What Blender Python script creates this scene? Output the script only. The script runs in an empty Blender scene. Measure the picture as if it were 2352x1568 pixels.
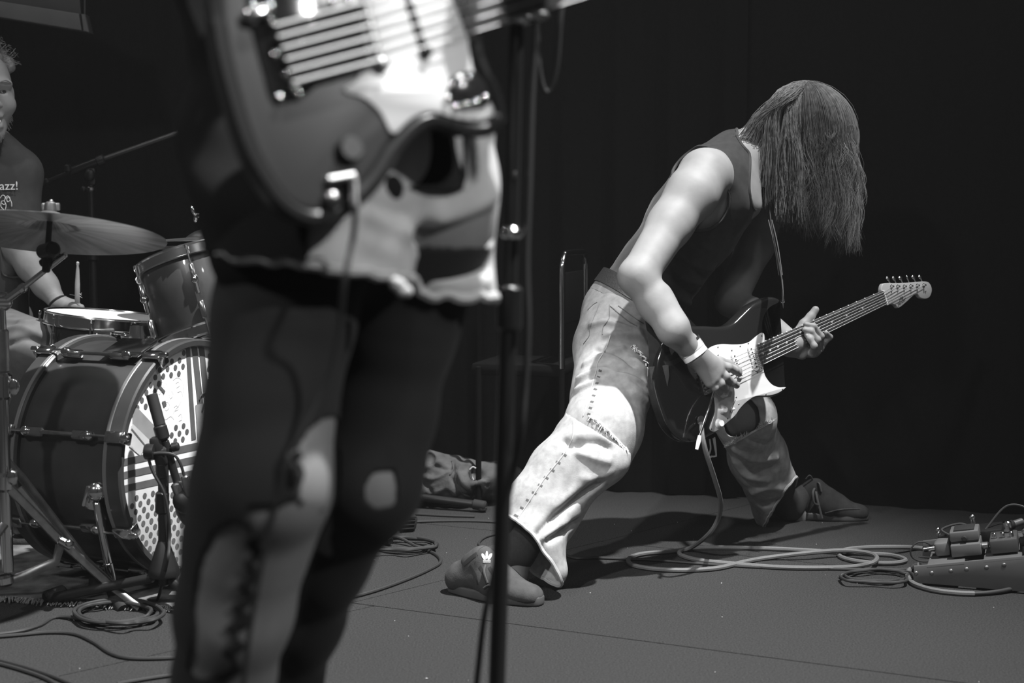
import bpy, bmesh, math, random
import numpy as np
from mathutils import Vector, Matrix, noise
from mathutils.bvhtree import BVHTree
random.seed(7)
RNG = np.random.default_rng(7)
SC = bpy.context.scene
COL = SC.collection
PI = math.pi

# ------------------------------------------------------------------ camera
FPX, CX, CY, CAMH, HZ = 3267.0, 1176.0, 784.0, 0.9, 510.0
TH = math.atan((CY - HZ) / FPX)
cam_d = bpy.data.cameras.new('camera')
cam = bpy.data.objects.new('camera', cam_d)
COL.objects.link(cam)
cam.location = (0, 0, CAMH)
cam.rotation_euler = (PI / 2 - TH, 0, 0)
cam_d.sensor_width = 36.0
cam_d.lens = 36.0 * FPX / 2352.0
cam_d.clip_start = 0.05
cam_d.dof.use_dof = True
cam_d.dof.focus_distance = 3.72
cam_d.dof.aperture_fstop = 3.3
SC.camera = cam

# ------------------------------------------------------------------ world, light, exposure
SC.view_settings.view_transform = 'Standard'
SC.view_settings.look = 'None'
SC.view_settings.gamma = 1.0
SC.view_settings.use_curve_mapping = False
SC.view_settings.exposure = 0.0
W = bpy.data.worlds.new('dim_hall')
SC.world = W
W.use_nodes = True
W.node_tree.nodes['Background'].inputs['Color'].default_value = (1, 1, 1, 1)
W.node_tree.nodes['Background'].inputs['Strength'].default_value = 0.04

def spot(name, loc, target, watts, angle, blend, radius):
    l = bpy.data.lights.new(name, 'SPOT')
    l.energy = watts
    l.spot_size = math.radians(angle)
    l.spot_blend = blend
    l.shadow_soft_size = radius
    o = bpy.data.objects.new(name, l)
    COL.objects.link(o)
    o.location = loc
    o.rotation_euler = (Vector(target) - Vector(loc)).to_track_quat('-Z', 'Y').to_euler()
    return o

KEY = spot('stage_spotlight', (3.0, 1.55, 11.0), (-0.32, 2.75, 0.4), 15000, 25, 0.95, 0.13)
FRONT = spot('front_spotlight', (-1.9, -1.2, 4.9), (0.22, 3.55, 0.55), 1150, 11, 0.85, 0.09)
SIDE = spot('side_spotlight', (3.4, -0.7, 4.0), (-0.20, 1.45, 1.0), 600, 13, 0.8, 0.09)
BACK = spot('rim_spotlight', (-3.2, 4.4, 5.0), (0.4, 3.8, 0.8), 60, 60, 0.6, 0.12)
def wash(name, loc, target, watts, size):  # unseen disc lamps, added for chrome highlights and soft fill
    l = bpy.data.lights.new(name, 'AREA')
    l.shape = 'DISK'
    l.size = size
    l.energy = watts
    o = bpy.data.objects.new(name, l)
    COL.objects.link(o)
    o.location = loc
    o.rotation_euler = (Vector(target) - Vector(loc)).to_track_quat('-Z', 'Y').to_euler()
    return o
wash('added_fill_light', (-3.0, -0.8, 4.6), (-1.2, 3.9, 0.8), 100, 0.35)
wash('added_fill_light', (0.3, -1.2, 4.8), (0.1, 3.6, 0.3), 26, 0.35)
wash('added_fill_light', (3.2, -0.4, 4.6), (0.2, 3.6, 0.3), 26, 0.35)
SC.cycles.max_bounces = 6
SC.cycles.diffuse_bounces = 3
SC.cycles.glossy_bounces = 3

# ------------------------------------------------------------------ pixel <-> world helpers
def ray(px, py):
    r = (px - CX) / FPX
    u = -(py - CY) / FPX
    return Vector((r, math.cos(TH) + u * math.sin(TH), u * math.cos(TH) - math.sin(TH)))

CAMP = Vector((0, 0, CAMH))

def P(px, py, Y):
    d = ray(px, py)
    return CAMP + d * (Y / d.y)

def F(px, py, z=0.0):
    d = ray(px, py)
    return CAMP + d * ((z - CAMH) / d.z)

def PL(px, py, o, n):
    d = ray(px, py)
    return CAMP + d * ((o - CAMP).dot(n) / d.dot(n))

def proj_np(p):
    q = np.asarray(p) - np.array([0, 0, CAMH])
    fw = q[..., 1] * math.cos(TH) - q[..., 2] * math.sin(TH)
    up = q[..., 1] * math.sin(TH) + q[..., 2] * math.cos(TH)
    return np.stack([CX + FPX * q[..., 0] / fw, CY - FPX * up / fw], -1)

# ------------------------------------------------------------------ materials
def mat(name, g, rough=0.6, metal=0.0, spec=0.5, vary=0.0, scale=20.0, bump=0.0, bscale=60.0, coat=0.0, sheen=0.0, detail=3.0, tint=None):
    m = bpy.data.materials.new(name)
    m.use_nodes = True
    nt = m.node_tree
    b = nt.nodes['Principled BSDF']
    c = tint or (g, g, g)
    b.inputs['Base Color'].default_value = (*c, 1)
    b.inputs['Roughness'].default_value = rough
    b.inputs['Metallic'].default_value = metal
    b.inputs['Specular IOR Level'].default_value = spec
    b.inputs['Coat Weight'].default_value = coat
    b.inputs['Coat Roughness'].default_value = 0.06
    b.inputs['Sheen Weight'].default_value = sheen
    if vary or bump:
        tc = nt.nodes.new('ShaderNodeTexCoord')
    if vary:
        n = nt.nodes.new('ShaderNodeTexNoise')
        n.inputs['Scale'].default_value = scale
        n.inputs['Detail'].default_value = detail
        r = nt.nodes.new('ShaderNodeMapRange')
        r.inputs['From Min'].default_value = 0.25
        r.inputs['From Max'].default_value = 0.75
        r.inputs['To Min'].default_value = g * (1 - vary)
        r.inputs['To Max'].default_value = g * (1 + vary)
        nt.links.new(tc.outputs['Object'], n.inputs['Vector'])
        nt.links.new(n.outputs['Fac'], r.inputs['Value'])
        nt.links.new(r.outputs['Result'], b.inputs['Base Color'])
    if bump:
        n2 = nt.nodes.new('ShaderNodeTexNoise')
        n2.inputs['Scale'].default_value = bscale
        n2.inputs['Detail'].default_value = 3
        bp = nt.nodes.new('ShaderNodeBump')
        bp.inputs['Strength'].default_value = bump
        bp.inputs['Distance'].default_value = 0.004
        nt.links.new(tc.outputs['Object'], n2.inputs['Vector'])
        nt.links.new(n2.outputs['Fac'], bp.inputs['Height'])
        nt.links.new(bp.outputs['Normal'], b.inputs['Normal'])
    return m

M = dict(
    floor=mat('stage_felt', 0.034, 0.95, spec=0.15, vary=0.55, scale=260, bump=1.0, bscale=220, detail=6),
    curtain=mat('black_serge', 0.0045, 0.95, spec=0.1, vary=0.25, scale=90),
    black=mat('black_plastic', 0.012, 0.45),
    matte=mat('black_matte', 0.012, 0.8, spec=0.25),
    rubber=mat('black_rubber', 0.022, 0.75, spec=0.3),
    powder=mat('black_powder_coat', 0.016, 0.38),
    chrome=mat('chrome', 0.7, 0.16, metal=1.0),
    nickel=mat('worn_nickel', 0.5, 0.3, metal=1.0, vary=0.2, scale=60),
    dullsteel=mat('dull_steel', 0.30, 0.42, metal=1.0, vary=0.2, scale=40),
    bronze=mat('cymbal_bronze', 0.40, 0.33, metal=1.0, vary=0.18, scale=14, detail=5, bump=0.06, bscale=30),
    shell=mat('drum_lacquer', 0.040, 0.35, spec=0.45, vary=0.35, scale=9, coat=0.25, detail=5),
    hoop=mat('hoop_lacquer', 0.045, 0.3, spec=0.5, vary=0.2, scale=12, coat=0.3),
    inlay=mat('hoop_inlay', 0.16, 0.35, spec=0.5),
    head=mat('drum_head_white', 0.86, 0.5, vary=0.02, scale=10),
    coated=mat('coated_head', 0.8, 0.6),
    print=mat('print_grey', 0.115, 0.6, vary=0.15, scale=30),
    printmid=mat('print_midgrey', 0.30, 0.6, vary=0.15, scale=20),
    printdim=mat('dim_stitching', 0.07, 0.8),
    printlight=mat('print_lightgrey', 0.6, 0.6, vary=0.1, scale=25),
    ink=mat('ink_line', 0.42, 0.7),
    black_ink=mat('black_ink', 0.02, 0.6),
    white=mat('white_gloss', 0.82, 0.25, coat=0.2),
    whiteprint=mat('white_print', 0.75, 0.7),
    skin=mat('skin', 0.235, 0.58, spec=0.28, vary=0.10, scale=26, bump=0.035, bscale=260, detail=6),
    skin_f=mat('skin_forelegs', 0.2, 0.5, spec=0.35, vary=0.08, scale=18),
    hair=mat('brown_hair', 0.13, 0.55, spec=0.5, vary=0.5, scale=70),
    hairbase=mat('hair_underlayer', 0.045, 0.6, vary=0.4, scale=60),
    hairlight=mat('fair_hair', 0.16, 0.5, vary=0.4, scale=70),
    tank=mat('black_jersey', 0.026, 0.9, spec=0.2, sheen=0.1, vary=0.2, scale=60),
    tee=mat('washed_black_cotton', 0.05, 0.9, spec=0.2, vary=0.12, scale=40),
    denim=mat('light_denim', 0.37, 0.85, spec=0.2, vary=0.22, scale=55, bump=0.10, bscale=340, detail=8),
    denimdark=mat('denim_seam', 0.11, 0.85, spec=0.2, vary=0.2, scale=150),
    denimthread=mat('denim_thread', 0.46, 0.8),
    fray=mat('white_fray', 0.72, 0.9),
    jacket=mat('worn_jacket_cotton', 0.085, 0.8, spec=0.25, vary=0.35, scale=22, bump=0.3, bscale=120, detail=6),
    leather=mat('black_leather', 0.022, 0.45, bump=0.3, bscale=180),
    leathergrey=mat('worn_leather', 0.05, 0.6, bump=0.25, bscale=150),
    suede=mat('grey_suede', 0.065, 0.85, spec=0.2, vary=0.18, scale=60, bump=0.15, bscale=300),
    suededark=mat('dark_suede', 0.03, 0.85, spec=0.2, vary=0.2, scale=60),
    gum=mat('gum_sole', 0.085, 0.6, vary=0.12, scale=20),
    sock=mat('dark_sock', 0.03, 0.95, vary=0.2, scale=200),
    lace=mat('lace', 0.07, 0.9),
    burst=mat('guitar_black_lacquer', 0.012, 0.12, spec=0.5, coat=0.6),
    guitar_f=mat('guitar_grey_lacquer', 0.021, 0.35, spec=0.4, coat=0.15),
    guitar_edge=mat('guitar_dark_edge', 0.014, 0.3, coat=0.3),
    pickguard=mat('pickguard_white', 0.56, 0.3, spec=0.5),
    rosewood=mat('rosewood', 0.05, 0.5, vary=0.35, scale=60),
    maple=mat('maple', 0.44, 0.4, vary=0.06, scale=12, coat=0.2),
    wood=mat('hickory', 0.36, 0.55, vary=0.15, scale=40),
    pearl=mat('pearl_dot', 0.7, 0.3),
    string=mat('steel_string', 0.6, 0.35, metal=1.0),
    stringdark=mat('wound_string', 0.25, 0.45, metal=0.6),
    pole=mat('pole_piece', 0.2, 0.35, metal=1.0),
    stocking=mat('black_stocking', 0.022, 0.85, spec=0.15, sheen=0.05),
    cloth_black=mat('black_cloth', 0.012, 0.92, spec=0.12),
    shirtcloth=mat('dark_shirt_cotton', 0.014, 0.85, spec=0.2, vary=0.12, scale=25),
    shorts=mat('faded_shorts', 0.45, 0.85, spec=0.2, vary=0.15, scale=25),
    cable=mat('black_cable', 0.022, 0.6),
    cablelight=mat('pale_woven_cable', 0.115, 0.7, vary=0.12, scale=300),
    rug=mat('patterned_rug', 0.10, 0.95, spec=0.1, vary=0.75, scale=16, bump=0.5, bscale=300, detail=4),
    fringe=mat('rug_fringe', 0.22, 0.9),
    saddle=mat('bridge_saddle', 0.16, 0.5, metal=1.0),
    alu=mat('painted_aluminium', 0.11, 0.5, spec=0.4, vary=0.08, scale=12),
    pedal=mat('pedal_enamel', 0.125, 0.45, vary=0.06, scale=14),
    pedal2=mat('pedal_enamel_dark', 0.07, 0.4, vary=0.06, scale=14),
    screen=mat('grey_valance', 0.085, 0.8, vary=0.1, scale=14),
    screen2=mat('dark_valance', 0.04, 0.8, vary=0.1, scale=14),
    eye=mat('eye_white', 0.55, 0.25),
    iris=mat('iris', 0.03, 0.25),
    lips=mat('lips', 0.27, 0.45),
    teeth=mat('teeth', 0.7, 0.3),
    band=mat('paper_wristband', 0.85, 0.6),
    clearband=mat('clear_wristband', 0.42, 0.2, spec=0.6),
    denimgrey=mat('cargo_cotton', 0.15, 0.85, spec=0.2, vary=0.15, scale=30),
    grille=mat('amp_grille', 0.13, 0.7, vary=0.3, scale=300),
)

# denim: shadow over the hips put into the colour, pale on the thighs
def paint_hip_shade():
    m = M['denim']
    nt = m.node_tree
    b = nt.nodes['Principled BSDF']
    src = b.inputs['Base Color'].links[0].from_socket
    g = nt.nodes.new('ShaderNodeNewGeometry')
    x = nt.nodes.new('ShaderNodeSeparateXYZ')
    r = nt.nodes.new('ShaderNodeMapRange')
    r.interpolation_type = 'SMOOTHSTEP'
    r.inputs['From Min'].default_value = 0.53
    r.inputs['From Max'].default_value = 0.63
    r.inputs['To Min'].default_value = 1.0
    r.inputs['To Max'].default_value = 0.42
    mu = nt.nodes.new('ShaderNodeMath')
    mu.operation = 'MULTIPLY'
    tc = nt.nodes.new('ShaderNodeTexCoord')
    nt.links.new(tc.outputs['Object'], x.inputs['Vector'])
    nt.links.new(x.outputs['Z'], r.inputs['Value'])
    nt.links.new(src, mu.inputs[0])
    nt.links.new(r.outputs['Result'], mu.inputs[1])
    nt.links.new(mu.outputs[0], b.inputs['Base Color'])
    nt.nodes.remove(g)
paint_hip_shade()

# ------------------------------------------------------------------ mesh builder
def V(*a):
    return Vector(a)

def frames(path, closed=False):
    n = len(path)
    T = []
    for i in range(n):
        if closed:
            t = path[(i + 1) % n] - path[i - 1]
        else:
            t = path[min(i + 1, n - 1)] - path[max(i - 1, 0)]
        T.append(t.normalized() if t.length > 1e-12 else Vector((0, 0, 1)))
    up = Vector((0, 0, 1)) if abs(T[0].z) < 0.9 else Vector((1, 0, 0))
    N = [(up - T[0] * up.dot(T[0])).normalized()]
    for i in range(1, n):
        v = N[-1] - T[i] * N[-1].dot(T[i])
        N.append(v.normalized() if v.length > 1e-9 else N[-1])
    return [(T[i], N[i], T[i].cross(N[i])) for i in range(n)]

def crom(pts, per=8, closed=False):
    """Catmull-Rom through points (Vectors of any size)."""
    pts = [Vector(p) for p in pts]
    n = len(pts)
    out = []
    segs = n if closed else n - 1
    for i in range(segs):
        if closed:
            p0, p1, p2, p3 = pts[(i - 1) % n], pts[i], pts[(i + 1) % n], pts[(i + 2) % n]
        else:
            p1, p2 = pts[i], pts[i + 1]
            p0 = pts[i - 1] if i > 0 else p1 * 2 - p2
            p3 = pts[i + 2] if i + 2 < n else p2 * 2 - p1
        for k in range(per):
            t = k / per
            out.append(0.5 * ((2 * p1) + (p2 - p0) * t + (2 * p0 - 5 * p1 + 4 * p2 - p3) * t * t + (3 * p1 - p0 - 3 * p2 + p3) * t ** 3))
    if not closed:
        out.append(pts[-1].copy())
    return out

class MB:
    def __init__(s):
        s.v, s.f = [], []
    def add(s, vs, fs):
        o = len(s.v)
        s.v.extend([tuple(p) for p in vs])
        s.f.extend([tuple(i + o for i in f) for f in fs])
        return s
    def tube(s, path, r, seg=10, closed=False, cap=True, flat=1.0, nrm=None):
        path = [Vector(p) for p in path]
        n = len(path)
        rr = r if hasattr(r, '__len__') else [r] * n
        fr = frames(path, closed)
        vs, fs = [], []
        for i in range(n):
            T, N, B = fr[i]
            if nrm is not None:
                q = nrm[i] if isinstance(nrm, list) else nrm
                N = (q - T * q.dot(T)).normalized()
                B = T.cross(N)
            for k in range(seg):
                a = 2 * PI * k / seg
                vs.append(path[i] + N * (math.cos(a) * rr[i] * flat) + B * (math.sin(a) * rr[i]))
        m = n if closed else n - 1
        for i in range(m):
            j = (i + 1) % n
            for k in range(seg):
                l = (k + 1) % seg
                fs.append((i * seg + k, i * seg + l, j * seg + l, j * seg + k))
        if cap and not closed:
            fs.append(tuple(range(seg))[::-1])
            fs.append(tuple((n - 1) * seg + k for k in range(seg)))
        return s.add(vs, fs)
    def cyl(s, a, b, r, r2=None, seg=16):
        a, b = Vector(a), Vector(b)
        return s.tube([a, b], [r, r if r2 is None else r2], seg)
    def rod(s, a, b, r, seg=12, bev=None):
        a, b = Vector(a), Vector(b)
        bev = bev if bev is not None else r * 0.3
        t = (b - a).normalized() * bev
        return s.tube([a, a + t, b - t, b], [r - bev, r, r, r - bev], seg)
    def lathe(s, prof, c, axis, seg=32, arc=None):
        c, ax = Vector(c), Vector(axis).normalized()
        up = Vector((0, 0, 1)) if abs(ax.z) < 0.9 else Vector((1, 0, 0))
        N = (up - ax * up.dot(ax)).normalized()
        B = ax.cross(N)
        vs, fs = [], []
        for (r, z) in prof:
            for k in range(seg):
                a = 2 * PI * k / seg
                vs.append(c + ax * z + N * (math.cos(a) * r) + B * (math.sin(a) * r))
        for i in range(len(prof) - 1):
            for k in range(seg):
                l = (k + 1) % seg
                fs.append((i * seg + k, i * seg + l, (i + 1) * seg + l, (i + 1) * seg + k))
        if prof[0][0] > 1e-6:
            pass
        return s.add(vs, fs)
    def box(s, c, size, R=None, bev=0.0):
        c = Vector(c)
        hx, hy, hz = [d / 2 for d in size]
        R = R or Matrix.Identity(3)
        if bev <= 0:
            vs = [c + R @ Vector((x * hx, y * hy, z * hz)) for z in (-1, 1) for y in (-1, 1) for x in (-1, 1)]
            return s.add(vs, [(0, 2, 3, 1), (4, 5, 7, 6), (0, 1, 5, 4), (2, 6, 7, 3), (0, 4, 6, 2), (1, 3, 7, 5)])
        bm = bmesh.new()
        bmesh.ops.create_cube(bm, size=1.0)
        for v in bm.verts:
            v.co = Vector((v.co.x * size[0], v.co.y * size[1], v.co.z * size[2]))
        bmesh.ops.bevel(bm, geom=list(bm.edges), offset=min(bev, min(size) * 0.45), segments=2, profile=0.5, affect='EDGES')
        bm.verts.index_update()
        vs = [c + R @ v.co for v in bm.verts]
        fs = [tuple(v.index for v in f.verts) for f in bm.faces]
        bm.free()
        return s.add(vs, fs)
    def ball(s, c, r, R=None, seg=14, rings=9):
        c = Vector(c)
        r = r if hasattr(r, '__len__') else (r, r, r)
        R = R or Matrix.Identity(3)
        vs, fs = [c + R @ Vector((0, 0, r[2]))], []
        for i in range(1, rings):
            p = PI * i / rings
            for k in range(seg):
                a = 2 * PI * k / seg
                vs.append(c + R @ Vector((r[0] * math.sin(p) * math.cos(a), r[1] * math.sin(p) * math.sin(a), r[2] * math.cos(p))))
        vs.append(c + R @ Vector((0, 0, -r[2])))
        for k in range(seg):
            fs.append((0, 1 + k, 1 + (k + 1) % seg))
        for i in range(rings - 2):
            for k in range(seg):
                l = (k + 1) % seg
                fs.append((1 + i * seg + k, 1 + (i + 1) * seg + k, 1 + (i + 1) * seg + l, 1 + i * seg + l))
        e = len(vs) - 1
        o = 1 + (rings - 2) * seg
        for k in range(seg):
            fs.append((o + k, e, o + (k + 1) % seg))
        return s.add(vs, fs)
    def prism(s, pts, n, h0, h1, bev=0.0, steps=3):
        """pts: coplanar world points (loop); extruded along n from h0 (back) to h1 (front), rounded edges of radius bev."""
        pts = [Vector(p) for p in pts]
        n = Vector(n).normalized()
        m = len(pts)
        off = []
        area = Vector((0, 0, 0))
        for i in range(m):
            area += pts[i].cross(pts[(i + 1) % m])
        sgn = 1 if area.dot(n) > 0 else -1
        for i in range(m):
            t = (pts[(i + 1) % m] - pts[i - 1]).normalized()
            off.append(t.cross(n) * -sgn)
        rings = []
        if bev > 0:
            for k in range(steps + 1):
                a = PI / 2 * k / steps
                rings.append((bev * (1 - math.sin(a)), h0 + bev * (1 - math.cos(a))))
            for k in range(steps + 1):
                a = PI / 2 * k / steps
                rings.append((bev * (1 - math.cos(a)), h1 - bev * (1 - math.sin(a))))
        else:
            rings = [(0, h0), (0, h1)]
        vs, fs = [], []
        for (ins, h) in rings:
            vs += [pts[i] + off[i] * ins + n * h for i in range(m)]
        for r_ in range(len(rings) - 1):
            for i in range(m):
                j = (i + 1) % m
                q = (r_ * m + i, r_ * m + j, (r_ + 1) * m + j, (r_ + 1) * m + i)
                fs.append(q if sgn > 0 else q[::-1])
        b, t = tuple(range(m)), tuple((len(rings) - 1) * m + i for i in range(m))
        fs.append(b[::-1] if sgn > 0 else b)
        fs.append(t if sgn > 0 else t[::-1])
        return s.add(vs, fs)
    def build(s, name, m, parent=None, smooth=True, ang=38, **props):
        me = bpy.data.meshes.new(name)
        me.from_pydata(s.v, [], s.f)
        me.validate()
        o = bpy.data.objects.new(name, me)
        COL.objects.link(o)
        ms = m if isinstance(m, (list, tuple)) else [m]
        for k in ms:
            me.materials.append(M[k] if isinstance(k, str) else k)
        if smooth:
            me.polygons.foreach_set('use_smooth', [True] * len(me.polygons))
            me.set_sharp_from_angle(angle=math.radians(ang))
        if parent is not None:
            o.parent = parent
            bpy.context.view_layer.update()
            o.matrix_parent_inverse = parent.matrix_world.inverted()
        for k, v in props.items():
            o[k] = v
        return o

def thing(name, label, cat, loc=(0, 0, 0), group=None):
    o = bpy.data.objects.new(name, None)
    o.empty_display_size = 0.1
    COL.objects.link(o)
    o.location = loc
    o.matrix_world = Matrix.Translation(Vector(loc))
    tag(o, label, cat, group)
    return o

def tag(o, label=None, cat=None, group=None, kind=None):
    for k, v in (('label', label), ('category', cat), ('group', group), ('kind', kind)):
        if v:
            o[k] = v
    return o

def circle_pts(c, axis, r, n, a0=0.0):
    c, ax = Vector(c), Vector(axis).normalized()
    up = Vector((0, 0, 1)) if abs(ax.z) < 0.9 else Vector((1, 0, 0))
    N = (up - ax * up.dot(ax)).normalized()
    B = ax.cross(N)
    return [c + N * (math.cos(a0 + 2 * PI * k / n) * r) + B * (math.sin(a0 + 2 * PI * k / n) * r) for k in range(n)]

def rot_to(z, x=None):
    z = Vector(z).normalized()
    x = Vector(x) if x is not None else (Vector((1, 0, 0)) if abs(z.x) < 0.9 else Vector((0, 1, 0)))
    x = (x - z * x.dot(z)).normalized()
    y = z.cross(x)
    return Matrix((x, y, z)).transposed()

def text_mesh(name, body, size, depth, o, xdir, ydir, m, parent, shear=0.0, **props):
    cu = bpy.data.curves.new(name, 'FONT')
    cu.body = body
    cu.size = size
    cu.extrude = depth
    cu.shear = shear
    cu.resolution_u = 3
    t = bpy.data.objects.new(name, cu)
    COL.objects.link(t)
    dg = bpy.context.evaluated_depsgraph_get()
    me = bpy.data.meshes.new_from_object(t.evaluated_get(dg))
    bpy.data.objects.remove(t)
    x, y = Vector(xdir).normalized(), Vector(ydir).normalized()
    y = (y - x * y.dot(x)).normalized()
    z = x.cross(y)
    R = Matrix((x, y, z)).transposed().to_4x4()
    me.transform(Matrix.Translation(Vector(o)) @ R)
    ob = bpy.data.objects.new(name, me)
    COL.objects.link(ob)
    me.materials.clear()
    me.materials.append(M[m])
    if parent is not None:
        ob.parent = parent
        bpy.context.view_layer.update()
        ob.matrix_parent_inverse = parent.matrix_world.inverted()
    for k, v in props.items():
        ob[k] = v
    return ob

# ------------------------------------------------------------------ signed distance modelling (continuous bodies and cloth)
class Sdf:
    def __init__(s, vox, k=0.02):
        s.vox, s.k, s.pr = vox, k, []
    def cone(s, a, b, ra, rb, k=None, side=None, ratio=1.0, neg=False):
        """tapered limb from a to b; side/ratio squash the section along that direction."""
        a, b = np.array(a, float), np.array(b, float)
        s.pr.append(('c', a, b, ra, rb, k, None if side is None else np.array(Vector(side).normalized()), ratio, neg))
        return s
    def chain(s, pts, rs, k=None, side=None, ratio=1.0):
        for i in range(len(pts) - 1):
            s.cone(pts[i], pts[i + 1], rs[i], rs[i + 1], k, side, ratio)
        return s
    def ell(s, c, r, R=None, k=None, neg=False):
        R = np.array(R if R is not None else Matrix.Identity(3), float)
        s.pr.append(('e', np.array(c, float), np.array(r, float), R, k, neg))
        return s
    def _bounds(s, p):
        if p[0] == 'c':
            m = max(p[3], p[4]) * max(1.0, p[7])
            return np.minimum(p[1], p[2]) - m, np.maximum(p[1], p[2]) + m
        m = max(p[2])
        return p[1] - m, p[1] + m
    def grid(s):
        lo = np.min([s._bounds(p)[0] for p in s.pr if not p[-1]], 0) - 4 * s.vox - s.k
        hi = np.max([s._bounds(p)[1] for p in s.pr if not p[-1]], 0) + 4 * s.vox + s.k
        n = np.ceil((hi - lo) / s.vox).astype(int) + 1
        G = np.full(n, 0.06, np.float32)
        for p in s.pr:
            if p[0] == 'c':
                k, neg = p[5], p[8]
            else:
                k, neg = p[4], p[5]
            k = s.k if k is None else k
            b0, b1 = s._bounds(p)
            mar = k + 3 * s.vox + 0.012
            i0 = np.clip(((b0 - mar - lo) / s.vox).astype(int), 0, n)
            i1 = np.clip(((b1 + mar - lo) / s.vox).astype(int) + 2, 0, n)
            if np.any(i1 <= i0):
                continue
            ax = [(lo[d] + s.vox * np.arange(i0[d], i1[d])).astype(np.float32) for d in range(3)]
            X, Y, Z = np.meshgrid(*ax, indexing='ij', sparse=True)
            if p[0] == 'c':
                a, b, ra, rb, side, ratio = p[1], p[2], p[3], p[4], p[6], p[7]
                ab = b - a
                L2 = max(float(ab @ ab), 1e-12)
                t = ((X - a[0]) * ab[0] + (Y - a[1]) * ab[1] + (Z - a[2]) * ab[2]) / L2
                t = np.clip(t, 0, 1)
                qx, qy, qz = X - a[0] - t * ab[0], Y - a[1] - t * ab[1], Z - a[2] - t * ab[2]
                if side is not None:
                    c = (qx * side[0] + qy * side[1] + qz * side[2]) * (1.0 / ratio - 1.0)
                    qx, qy, qz = qx + c * side[0], qy + c * side[1], qz + c * side[2]
                d = np.sqrt(qx * qx + qy * qy + qz * qz) - (ra + (rb - ra) * t)
                if side is not None and ratio < 1:
                    d = d * (0.5 + 0.5 * ratio)
            else:
                c, r, R = p[1], p[2], p[3]
                q = [((X - c[0]) * R[0, j] + (Y - c[1]) * R[1, j] + (Z - c[2]) * R[2, j]) for j in range(3)]
                k0 = np.sqrt(sum((q[j] / r[j]) ** 2 for j in range(3)))
                k1 = np.sqrt(sum((q[j] / r[j] ** 2) ** 2 for j in range(3)))
                d = k0 * (k0 - 1) / np.maximum(k1, 1e-6)
            sl = tuple(slice(i0[d_], i1[d_]) for d_ in range(3))
            g = G[sl]
            if neg:
                h = np.maximum(k - np.abs(g + d), 0)
                G[sl] = np.maximum(g, -d) + h * h / (4 * max(k, 1e-6))
            else:
                h = np.maximum(k - np.abs(g - d), 0)
                G[sl] = np.minimum(g, d) - h * h / (4 * max(k, 1e-6))
        return G, lo
    def mesh(s, iso=0.0):
        import openvdb
        G, lo = s.grid()
        g = openvdb.FloatGrid(0.06)
        g.copyFromArray(np.ascontiguousarray(G), tolerance=0.0)
        pts, quads = g.convertToQuads(iso)
        return np.asarray(pts, float) * s.vox + lo, np.asarray(quads, int)

def lap(v, q, it=2, lam=0.5, fixb=False):
    """Laplacian smoothing of a quad mesh."""
    e = np.concatenate([q[:, [0, 1]], q[:, [1, 2]], q[:, [2, 3]], q[:, [3, 0]]])
    e = np.concatenate([e, e[:, ::-1]])
    cnt = np.maximum(np.bincount(e[:, 0], minlength=len(v)), 1)[:, None]
    for _ in range(it):
        acc = np.stack([np.bincount(e[:, 0], weights=v[e[:, 1], d], minlength=len(v)) for d in range(3)], 1)
        v = v + lam * (acc / cnt - v)
    return v

def vnormals(v, q):
    n = np.cross(v[q[:, 2]] - v[q[:, 0]], v[q[:, 3]] - v[q[:, 1]])
    acc = np.stack([sum(np.bincount(q[:, c], weights=n[:, d], minlength=len(v)) for c in range(4)) for d in range(3)], 1)
    return acc / np.maximum(np.linalg.norm(acc, axis=1, keepdims=True), 1e-12)

def keep(v, q, mask):
    """keep quads whose four corners are all in mask; drop unused points."""
    q = q[mask[q].all(1)]
    used = np.zeros(len(v), bool)
    used[q.ravel()] = True
    idx = np.cumsum(used) - 1
    return v[used], idx[q]

def borders(v, q, sm=6):
    """ordered, smoothed boundary loops; writes smoothed positions back into v."""
    e = np.concatenate([q[:, [0, 1]], q[:, [1, 2]], q[:, [2, 3]], q[:, [3, 0]]])
    key = np.sort(e, 1)
    u, c = np.unique(key, axis=0, return_counts=True)
    be = u[c == 1]
    adj = {}
    for a, b in be:
        adj.setdefault(int(a), []).append(int(b))
        adj.setdefault(int(b), []).append(int(a))
    seen, loops = set(), []
    for st in adj:
        if st in seen:
            continue
        loop, cur, prev = [st], st, None
        seen.add(st)
        while True:
            nx = [w for w in adj[cur] if w not in seen]
            if not nx:
                break
            cur = nx[0]
            seen.add(cur)
            loop.append(cur)
        if len(loop) > 8:
            L = v[loop]
            for _ in range(sm):
                L = 0.5 * L + 0.25 * (np.roll(L, 1, 0) + np.roll(L, -1, 0))
            v[loop] = L
            loops.append(loop)
    return loops

def npmesh(name, v, q, m, parent=None, **props):
    me = bpy.data.meshes.new(name)
    me.vertices.add(len(v))
    me.vertices.foreach_set('co', np.ascontiguousarray(v, np.float32).ravel())
    nq = q.shape[1]
    me.loops.add(len(q) * nq)
    me.loops.foreach_set('vertex_index', np.ascontiguousarray(q, np.int32).ravel())
    me.polygons.add(len(q))
    me.polygons.foreach_set('loop_start', np.arange(0, len(q) * nq, nq, dtype=np.int32))
    me.polygons.foreach_set('use_smooth', np.ones(len(q), bool))
    me.update(calc_edges=True)
    me.validate()
    o = bpy.data.objects.new(name, me)
    COL.objects.link(o)
    me.materials.append(M[m])
    if parent is not None:
        o.parent = parent
        bpy.context.view_layer.update()
        o.matrix_parent_inverse = parent.matrix_world.inverted()
    for k, w in props.items():
        o[k] = w
    return o

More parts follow.
